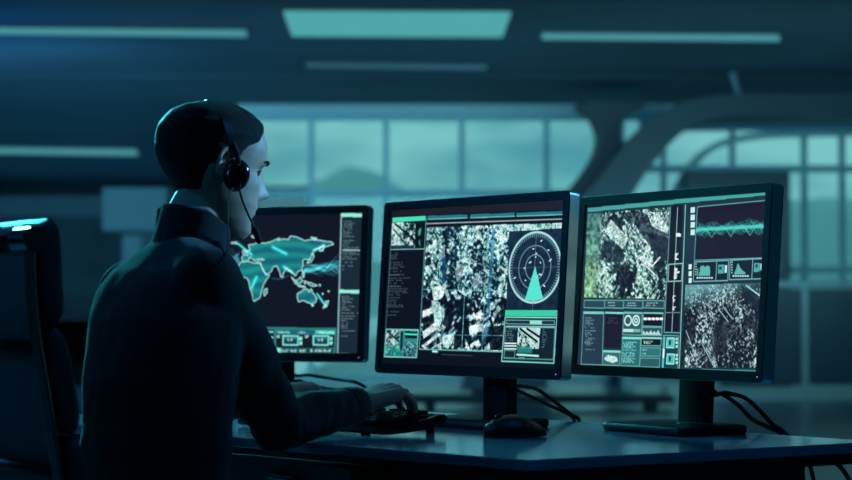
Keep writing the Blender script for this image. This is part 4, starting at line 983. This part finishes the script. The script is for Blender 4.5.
def hand(bm, wrist, d, n, side, curl=(35, 40, 25), spread=.09):
    d = d.normalized(); n = (n - d * n.dot(d)).normalized(); th = (d.cross(n)) * side  # toward thumb
    th.normalize(); info = []
    offs = [(.029, .088), (.010, .092), (-.010, .087), (-.028, .078)]
    lens = [(.040, .024, .019), (.044, .028, .020), (.041, .026, .019), (.032, .020, .017)]
    for (o, f), L_, k in zip(offs, lens, range(4)):
        kn = wrist + d * f + th * o + n * (.004 - abs(o) * .12)
        capsule(bm, wrist + th * o * .55 + d * .008, kn, .0150, .0105, 12)
        capsule(bm, wrist + th * o * .55 - n * .008 + d * .02, kn - n * .006 - d * .01, .0125, .0100, 12)
        fd = (d + th * (o * spread / .03)).normalized()
        pts = finger(bm, kn, fd, n, L_, (curl[0] + k * 4, curl[1], curl[2]), .0092 - (k == 3) * .0012, .0066 - (k == 3) * .0008); info.append(pts)
    tb = wrist + d * .022 + th * .024 - n * .006
    capsule(bm, wrist + th * .010, tb, .014, .013, 12)
    td = (d * .75 + th * .55 - n * .35).normalized()
    p1 = tb + td * .038; p2 = p1 + (d * .9 + th * .15 - n * .4).normalized() * .028; p3 = p2 + (d * .95 - th * .1 - n * .45).normalized() * .022
    chain(bm, [tb, p1, p2, p3], [.0135, .0105, .0092, .0075], 12)
    return info
body = bmesh.new()
merge(body, hb)
loft(body, torso_rings(-.014))
chain(body, [NB - Vector((0, 0, .05)), NB + Vector((0, 0, .03)), HB, HB + Vector((.01, .005, .04))], [.060, .050, .047, .048], 24)
chain(body, [NB - FD * .01 - Vector((0, 0, .028)), SR], [.050, .042], 20); chain(body, [NB - FD * .01 - Vector((0, 0, .028)), SL], [.050, .042], 20)
chain(body, [SR, SR.lerp(ER, .35), ER], [.052, .047, .038]); chain(body, [ER, ER.lerp(WR, .35), WR], [.040, .037, .0255])
chain(body, [SL, SL.lerp(EL, .35), EL], [.052, .047, .038]); chain(body, [EL, EL.lerp(WL, .35), WL], [.040, .037, .0255])
dR = Vector((.70, .70, -.02)); fR = hand(body, WR + Vector((0, 0, .004)), Vector((.66, .74, .21)), Vector((-.12, -.26, 1)), -1, (28, 32, 24))
fL = hand(body, WL + Vector((0, 0, .004)), Vector((.80, .58, .06)), Vector((-.1, -.1, 1)), 1, (36, 42, 22))
PR = Vector((-.466, 3.09, .53)); 
legs = []
for s in (-1, 1):
    hip = PR + RD * s * .088; knee = hip + FD * .42 + RD * s * .03 + Vector((0, 0, -.02)); ank = knee + FD * .02 + Vector((0, 0, -.42)); legs.append((hip, knee, ank))
    chain(body, [hip, hip.lerp(knee, .5), knee], [.080, .070, .052], 20); chain(body, [knee, knee.lerp(ank, .3), ank], [.052, .052, .036], 20)
    chain(body, [ank, ank + FD * .10 + Vector((0, 0, -.045)), ank + FD * .15 + Vector((0, 0, -.055))], [.034, .028, .02])
me = remesh(body, .0030, 3, 'body'); setlocal(me); me.name = 'body'
link('body', me, M['skin'], person)
# hair: a thin cap following the skull above the hairline
def hairthick(a, z):
    """a=0 forward. thickness of hair in metres, <=0 where bare"""
    c = math.cos(a); aa = abs((a + PI) % (2 * PI) - PI)     # 0 front .. pi back
    deg = math.degrees(aa)
    if deg < 34: line = .182
    elif deg < 50: line = .182 - (deg - 34) / 16 * .020
    elif deg < 66: line = .162 - (deg - 50) / 16 * .012
    elif deg < 72: line = .150 - (deg - 66) / 6 * .012
    elif deg < 84: line = .138 - (deg - 72) / 12 * .046
    elif deg < 104: line = .092 + (deg - 84) / 20 * .02
    elif deg < 125: line = .106 - (deg - 104) / 21 * .044
    else: line = .062 - (deg - 125) / 55 * .010
    t = (z - line) / .012
    k = max(0, min(1, t)); top = max(0, min(1, (z - .15) / .05))
    return -.003 + k * (.0062 + .0032 * top + (.002 * top if deg < 60 else 0))
bm = bmesh.new(); rings = []
cen = (0, 0, .14)
zz = [.045 + (.223 - .045) * k / 90 for k in range(91)]
for z in zz:
    ring = []
    for k in range(NA):
        a = 2 * PI * k / NA; x, y = head_point(a, z); h = hairthick(a, z)
        v = Vector((x, y, max(0, (z - .15)) * 1.25)).normalized()
        j = 1 + .0
        nzv = mnoise.noise((x * 160, y * 160, z * 90)) * .0013 if h > 0 else 0
        ring.append(H(x + v.x * (h + nzv), y + v.y * (h + nzv), z + v.z * (h + nzv)))
    rings.append(ring)
loft(bm, rings)
bmesh.ops.subdivide_edges(bm, edges=[], cuts=0)
me = bpy.data.meshes.new('hair'); bmesh.ops.recalc_face_normals(bm, faces=bm.faces); bm.to_mesh(me); bm.free(); setlocal(me); link('hair', me, M['hair'], person)
# eyebrows
for s in (-1, 1):
    bm = bmesh.new(); pts = []
    for k in range(8):
        yv = .014 + .032 * k / 7; zv = .1345 + .004 * math.sin(k / 7 * PI * .8); a = math.atan2(yv / .073, .9)
        best = min([(abs(abs(head_point(q * PI / 360, zv)[1]) - yv), q * PI / 360) for q in range(0, 180)]); x, y = head_point(best[1], zv); pts.append(H(x + .001, s * yv, zv))
    tube(bm, pts, [.0018, .0026, .0028, .0027, .0024, .0020, .0014, .0008], 6); me = bpy.data.meshes.new('eyebrow'); bmesh.ops.recalc_face_normals(bm, faces=bm.faces); bm.to_mesh(me); bm.free(); setlocal(me); link('eyebrow', me, M['hair'], person)
# eyes
for s in (-1, 1):
    best = min([(abs(abs(head_point(q * PI / 720, .1175)[1]) - .031), q * PI / 720) for q in range(0, 360)]); x, y = head_point(best[1], .1175)
    bm = bmesh.new(); ball(bm, (0, 0, 0), .0118, 20)
    for v in bm.verts: v.co = H(x - .0096 + v.co.x, s * .031 + v.co.y, .1175 + v.co.z)
    me = bpy.data.meshes.new('eye'); bmesh.ops.recalc_face_normals(bm, faces=bm.faces); bm.to_mesh(me); bm.free(); setlocal(me); eo = link('eye', me, M['eye'], person)
    bm = bmesh.new(); ball(bm, (0, 0, 0), (.0022, .0054, .0054), 16)
    for v in bm.verts: v.co = H(x - .0088 + .0108 + v.co.x, s * .031 + v.co.y, .1172 + v.co.z)
    me = bpy.data.meshes.new('iris'); bmesh.ops.recalc_face_normals(bm, faces=bm.faces); bm.to_mesh(me); bm.free(); setlocal(me); link('iris', me, M['hair'], eo)
    bm = bmesh.new(); tube(bm, [H(x - .0088 + .0128 * math.cos(t) , s * (.031 + .0128 * math.sin(t)), .1215 - .003 * abs(t)) for t in np.linspace(-.9, 1.1, 9)], [.0006, .001, .0013, .0014, .0014, .0014, .0013, .001, .0006], 6)
    me = bpy.data.meshes.new('eyelashes'); bmesh.ops.recalc_face_normals(bm, faces=bm.faces); bm.to_mesh(me); bm.free(); setlocal(me); link('eyelashes', me, M['hair'], eo)
# ring on the right hand
pts = fR[2]; bm = bmesh.new(); c = pts[0].lerp(pts[1], .55); d = (pts[1] - pts[0]).normalized(); u, v = frame_at(d)
tube(bm, [c + (u * math.cos(t) + v * math.sin(t)) * .0094 for t in np.linspace(0, 2 * PI, 25)], .0012, 6, cap=False)
me = bpy.data.meshes.new('ring'); bm.to_mesh(me); bm.free(); setlocal(me); link('ring', me, M['gold'], person)
# sweater
sw = bmesh.new(); loft(sw, torso_rings(.008))
Z = Vector((0, 0, 1))
chain(sw, [NB - FD * .012 - Z * .026, SR + Z * .004], [.064, .055], 24); chain(sw, [NB - FD * .012 - Z * .026, SL + Z * .004], [.064, .052], 24)
chain(sw, [SR, SR.lerp(ER, .4), SR.lerp(ER, .8), ER], [.060, .056, .051, .048], 20); chain(sw, [ER, ER.lerp(WR, .3), ER.lerp(WR, .75), WR - (WR - ER) * .12], [.047, .043, .036, .032], 20)
chain(sw, [SL, SL.lerp(EL, .4), SL.lerp(EL, .8), EL], [.059, .057, .053, .050], 20); chain(sw, [EL, EL.lerp(WL, .3), EL.lerp(WL, .75), WL - (WL - EL) * .12], [.051, .050, .040, .034], 20)
me = remesh(sw, .005, 5, 'sweater')
# knit folds: gentle displacement along the surface normal, stronger at elbow and waist
co = np.zeros(len(me.vertices) * 3); me.vertices.foreach_get('co', co); co = co.reshape(-1, 3)
nr = np.zeros(len(me.vertices) * 3); me.vertices.foreach_get('normal', nr); nr = nr.reshape(-1, 3)
def armcoord(p, a, b):
    d = b - a; t = (p - a).dot(d) / d.length_squared; return t, (p - (a + d * t)).length
for i in range(len(co)):
    p = Vector(co[i]); k = mnoise.noise((p.x * 9, p.y * 9, p.z * 14)) * .004 + mnoise.noise((p.x * 26 + 3, p.y * 26, p.z * 22)) * .0016
    dr = min((p - ER).length, (p - EL).length)
    for a, b in ((ER, WR), (EL, WL), (SR, ER), (SL, EL)):
        t, r_ = armcoord(p, a, b)
        if 0 < t < 1.0 and r_ < .075: k += .0022 * math.sin(t * 27 + 7 * mnoise.noise((p.x * 12, p.y * 12, p.z * 12))) * (.35 + .65 * g_(dr, 0, .1)); break
    if p.z < .86: k += .0035 * math.sin(p.z * 70 + 5 * mnoise.noise((p.x * 6, p.y * 6, p.z * 3))) * (.86 - p.z) / .3
    co[i] += nr[i] * k
me.vertices.foreach_set('co', co.ravel()); me.update(); setlocal(me); me.name = 'sweater'
swo = link('sweater', me, M['sweater'], person)
# stand collar: an open-topped tube higher at the back
bm = bmesh.new(); N1 = 40
cb = NB + Vector((.002, .004, .012)); ct = HB + Vector((-.010, -.006, -.016))
def cring(z, r, dip, back):
    out = []
    for k in range(N1):
        t = 2 * PI * k / N1; d = HF * math.cos(t) + HR * math.sin(t)
        c = cb.lerp(ct, z); f = math.cos(t)
        out.append(c + d * (r * (1.04 if f > 0 else 1.0)) + Z * (back * max(0, -f) - dip * max(0, f)))
    return out
rings = [cring(-.55, .084, .04, -.008), cring(-.15, .070, .035, 0), cring(.2, .063, .034, .002), cring(.55, .060, .036, .006), cring(.80, .059, .038, .010), cring(.86, .0575, .038, .012), cring(.84, .054, .039, .011), cring(.6, .0525, .038, .006), cring(.2, .052, .034, .002)]
loft(bm, rings, cap=False)
me = bpy.data.meshes.new('collar'); bmesh.ops.recalc_face_normals(bm, faces=bm.faces); bm.to_mesh(me); bm.free(); setlocal(me); link('collar', me, M['sweater'], swo)
bm = bmesh.new(); box(bm, P(161, 221, 3.265), (.017, .010, .046), R=Matrix.Rotation(.1, 3, 'Y'), bev=.004)
me = bpy.data.meshes.new('collar_tab'); bm.to_mesh(me); bm.free(); setlocal(me); link('collar_tab', me, M['sweater'], swo)
# cuffs
for W_, E_ in ((WR, ER), (WL, EL)):
    d = (W_ - E_).normalized(); u, v = frame_at(d); bm = bmesh.new(); rings = []
    for a, r_ in ((-.07, .035), (-.064, .0370), (-.04, .0352), (-.022, .0340), (-.019, .0315), (-.04, .0300), (-.06, .030)):
        rings.append([W_ + d * a + (u * math.cos(t) + v * math.sin(t)) * (r_ + .0006 * math.sin(t * 20)) for t in [2 * PI * k / 48 for k in range(48)]])
    loft(bm, rings, cap=False); me = bpy.data.meshes.new('cuff'); bmesh.ops.recalc_face_normals(bm, faces=bm.faces); bm.to_mesh(me); bm.free(); setlocal(me); link('cuff', me, M['sweater'], swo)
# trousers and shoes
tr = bmesh.new()
loft(tr, [[p + Vector((0, 0, 0)) for p in rg] for rg in torso_rings(.004)[:3]])
for hip, knee, ank in legs:
    chain(tr, [hip, hip.lerp(knee, .5), knee], [.090, .082, .064], 20); chain(tr, [knee, knee.lerp(ank, .5), ank + Z * .03], [.064, .060, .052], 20)
me = remesh(tr, .007, 5, 'trousers'); setlocal(me); me.name = 'trousers'; link('trousers', me, M['trousers'], person)
for hip, knee, ank in legs:
    bm = bmesh.new(); rings = []
    b0 = Vector((ank.x, ank.y, 0)) - FD * .075
    for k in range(15):
        t = k / 14; L_ = .275 * t; wd = (.030 + .016 * math.sin(PI * min(1, t * 1.05)) + .006 * (t > .5)) * (1 if .04 < t < .96 else .62); hg = (.095 - .0 if t < .35 else .095 - (t - .35) * .085) * (1 if t < .9 else .75)
        rings.append([b0 + FD * L_ + RD * wd * math.cos(a) + Z * max(.002, (hg * (.5 + .5 * math.sin(a)) if True else 0)) for a in [2 * PI * j / 20 for j in range(20)]])
    loft(bm, rings); me = bpy.data.meshes.new('shoe'); bmesh.ops.recalc_face_normals(bm, faces=bm.faces); bm.to_mesh(me); bm.free(); setlocal(me); link('shoe', me, M['shoe'], person)

# ------------------------------------------------------------ headset
hs = thing('headset', 'black headset with boom microphone worn on the man\'s head', 'headset', H(0, 0, .115))
HSO = Vector(hs.location)
def hsobj(name, bm, m, parent=None, smooth=True, angle=.7):
    bmesh.ops.transform(bm, matrix=Matrix.Translation(-HSO), verts=bm.verts); return obj(name, bm, m, parent or hs, smooth, angle)
bm = bmesh.new(); pts = []
for k in range(41):
    t = PI * k / 40; y = .092 * math.cos(t); zv = .125 + .1035 * math.sin(t) ** .86; pts.append(H(.004 - .026 * math.sin(t), y, zv))
a_dir = HF
rings = []
for i, p in enumerate(pts):
    d = (pts[min(i + 1, 40)] - pts[max(i - 1, 0)]).normalized(); n_ = d.cross(HF).normalized()
    wv = .0075 if 4 < i < 36 else .005; rings.append([p + HF * wv * a + n_ * .0022 * b for a, b in ((-1, -1), (1, -1), (1.15, 0), (1, 1), (-1, 1), (-1.15, 0))])
loft(bm, rings); hsobj('headband', bm, M['nylon'])
for s in (-1, 1):
    def disc(prof, nn=28):
        b_ = bmesh.new(); loft(b_, [[H(.018 + r_ * .84 * math.cos(t), s * yv, .099 + r_ * 1.08 * math.sin(t)) for t in [2 * PI * k / nn for k in range(nn)]] for yv, r_ in prof]); return b_
    ec = hsobj('ear_cup', disc([(.090, .021), (.092, .0245), (.098, .0245), (.104, .0215), (.108, .015), (.109, .006)]), M['gloss'])
    hsobj('ear_cushion', disc([(.0765, .019), (.078, .024), (.084, .0265), (.089, .025), (.0905, .022)]), M['foam'], ec)
    bm = bmesh.new(); tube(bm, [H(.002, s * .095, .150), H(.008, s * .103, .135), H(.012, s * .107, .118)], [.004, .005, .004], 8); hsobj('yoke', bm, M['nylon'], ec)
bm = bmesh.new(); bp_ = spline([H(.018, .109, .082), H(.022, .107, .070), H(.034, .100, .052), H(.054, .088, .030), H(.072, .078, .010)], 8); tube(bm, bp_, .0019, 8); hsobj('microphone_boom', bm, M['nylon'])
bm = bmesh.new(); capsule(bm, H(.070, .079, .012), H(.082, .070, -.003), .0062, .0055, 14); hsobj('microphone', bm, M['foam'])
bm = bmesh.new(); tube(bm, spline([H(.012, .105, .078), P(229, 196, 3.162), P(228, 216, 3.145), P(228, 238, 3.115), P(227, 256, 3.06), P(226, 272, 3.035)], 8), .0012, 6); hsobj('cable', bm, M['rubber'])

# ------------------------------------------------------------ office chair (man sits forward on it)
FC = Vector((.82, .572, 0)).normalized()
ch = thing('office_chair', 'black high-backed office chair with steel side rails behind the man', 'chair', (-.489, 3.085, 0), math.atan2(FC.y, FC.x))
# local x forward, y left
back_prof = [(-.275, 1.055), (-.272, .99), (-.265, .92), (-.250, .84), (-.236, .76), (-.222, .68), (-.205, .58), (-.175, .50), (-.15, .44), (-.08, .415)]
def bp_at(z):
    for a, b in zip(back_prof[:-1], back_prof[1:]):
        if z >= b[1]: t = (z - b[1]) / (a[1] - b[1]); t = min(1.3, t); return b[0] + (a[0] - b[0]) * t
    return back_prof[-1][0]
for s in (-1, 1):
    bm = bmesh.new()
    for dy in (-.007, .007): tube(bm, spline([(x, s * .246 + dy, z) for x, z in back_prof], 6), .0052, 12)
    obj('side_rail', bm, M['chrome'], ch, smooth=True)
    bm = bmesh.new(); tube(bm, [(-.275, s * .21, 1.055), (-.275, s * .268, 1.055)], .019, 18, up=Vector((1, 0, 0))); 
    bmesh.ops.bevel(bm, geom=[e for e in bm.edges if len(e.link_faces) == 2 and e.calc_face_angle(0) > 1], offset=.004, segments=2, affect='EDGES'); obj('rail_knob', bm, M['chrome'], ch, smooth=True, angle=.8)
for z in (1.055, .90, .72):
    bm = bmesh.new(); x = bp_at(z); tube(bm, [(x - .002, -.23, z), (x - .016, 0, z), (x - .002, .23, z)], .010, 12); obj('cross_bar', bm, M['nylon'], ch, smooth=True)
bm = bmesh.new(); rings = []
for z in np.linspace(1.04, .50, 14): x = bp_at(z); rings.append([Vector((x + .012, -.222, z)), Vector((x - .004, 0, z)), Vector((x + .012, .222, z)), Vector((x + .018, .222, z)), Vector((x + .004, 0, z)), Vector((x + .018, -.222, z))])
loft(bm, rings); obj('back_shell', bm, M['leather'], ch, smooth=True, angle=.6)
def pad(z1_, z0, bul=.055, hw=.245, name='back_cushion'):
    bm = bmesh.new(); rings = []
    n = 15
    for k in range(n):
        t = k / (n - 1); z = z1_ + (z0 - z1_) * t; e = (1 - abs(2 * t - 1) ** 5) ** .5 if 0 < t < 1 else .12
        x = bp_at(min(z, 1.055)) + .016; ring = []
        for j in range(36):
            a = 2 * PI * j / 36; yy = math.copysign(abs(math.cos(a)) ** .28, math.cos(a)) * hw * (.97 + .03 * e); xx = math.copysign(abs(math.sin(a)) ** .55, math.sin(a))
            ring.append(Vector((x + bul / 2 + xx * bul / 2 * e, yy, z)))
        rings.append(ring)
    loft(bm, rings); return obj(name, bm, M['leather'], ch, smooth=True, angle=1.2)
pad(1.088, .932, .052, .232); pad(.928, .770, .052, .232); pad(.766, .56, .052, .230)
bm = bmesh.new(); box(bm, (.03, 0, .408), (.46, .48, .035), bev=.015); obj('seat_pan', bm, M['nylon'], ch)
bm = bmesh.new(); rings = []
for x, hz, wz in ((-.20, .01, .20), (-.19, .022, .235), (-.1, .027, .245), (.1, .027, .245), (.22, .024, .24), (.26, .014, .225), (.268, .004, .2)):
    rings.append([Vector((x, math.copysign(abs(math.cos(a)) ** .3, math.cos(a)) * wz, .441 - max(0, x - .2) * .2 + math.copysign(abs(math.sin(a)) ** .6, math.sin(a)) * hz)) for a in [2 * PI * j / 32 for j in range(32)]])
loft(bm, rings); obj('seat', bm, M['leather'], ch, smooth=True, angle=1)
bm = bmesh.new(); tube(bm, [(0, 0, .40), (0, 0, .25)], .025, 16); tube(bm, [(0, 0, .26), (0, 0, .09)], .035, 16); obj('gas_lift', bm, M['nylon'], ch, smooth=True, angle=.7)
for k in range(5):
    a = 2 * PI * k / 5 + .3; d = Vector((math.cos(a), math.sin(a), 0)); bm = bmesh.new(); tube(bm, [d * .02 + Z * .10, d * .15 + Z * .095, d * .29 + Z * .072], [.026, .022, .014], 10, flat=.7); lg = obj('base_arm', bm, M['chrome'], ch, smooth=True)
    pz = Vector((-d.y, d.x, 0)); bm = bmesh.new()
    for s in (-1, 1): tube(bm, [d * .29 + pz * s * .006 + Z * .027, d * .29 + pz * s * .022 + Z * .027], .027, 16)
    obj('caster', bm, M['rubber'], lg, smooth=True, angle=.7)

# ------------------------------------------------------------ rim and blue lamps, plus added fill lights
def area(name, loc, target, size, col, power, sy=None):
    l = bpy.data.lights.new(name, 'AREA'); l.energy = power; l.color = col; l.size = size
    if sy: l.shape = 'RECTANGLE'; l.size_y = sy
    o = bpy.data.objects.new(name, l); COL.objects.link(o); o.location = loc
    o.rotation_euler = (Vector(target) - Vector(loc)).to_track_quat('-Z', 'Y').to_euler(); return o
area('rim_lamp', (-2.4, 8.0, 2.7), (-.45, 3.2, 1.1), .4, (.06, .72, .88), 300)
l = bpy.data.lights.new('face_fill', 'SPOT'); l.energy = 660; l.color = (.13, .54, 1.0); l.spot_size = math.radians(11); l.spot_blend = .9; l.shadow_soft_size = .12  # added spot, stands in for the screens' glow on the face
o = bpy.data.objects.new('face_fill', l); COL.objects.link(o); o.location = (2.6, 4.1, 2.2); o.rotation_euler = (Vector((-.27, 3.28, 1.2)) - o.location).to_track_quat('-Z', 'Y').to_euler()
area('desk_fill', (.6, 2.0, 3.3), (.1, 3.6, .8), 1.0, (.03, .35, 1.0), 9)  # added blue fill that tints the desktop, not a real lamp
area('blue_side_fill', (-3.0, 3.4, 1.9), (-.45, 3.2, 1.1), .8, (.03, .4, 1.0), 10)  # added soft blue fill for the shadows on man and chair
area('hall_fill', (.5, 20, 1.1), (.5, 20, 3.5), 16, (.14, .66, 1.0), 36, 8)  # added unseen uplight that brightens the ceiling
area('hall_fill', (-6, 31, 1.1), (-6, 31, 3.5), 6, (.10, .60, 1.0), 62, 14)  # another added uplight, for the ceiling of the left bay
a = area('hall_fill', (1, 14, 2.4), (1, 24, 1.9), 9, (.30, .85, 1.0), 62, 1.2); a.data.spread = math.radians(80)  # added wash that brightens mullions, header and arches
a = area('hall_fill', (-5, 17, 2.6), (-5, 26, 1.2), 4, (.2, .75, 1.0), 60, 1); a.data.spread = math.radians(100)  # added wash that brightens the left bay furniture
area('blue_lamp', (-6.5, 17, 1.2), (-6.4, 18, 3.5), 2, (.01, .28, 1.0), 90)

scn.view_settings.view_transform = 'Standard'; scn.view_settings.look = 'None'; scn.view_settings.exposure = 0; scn.view_settings.gamma = 1
scn.view_settings.use_curve_mapping = False
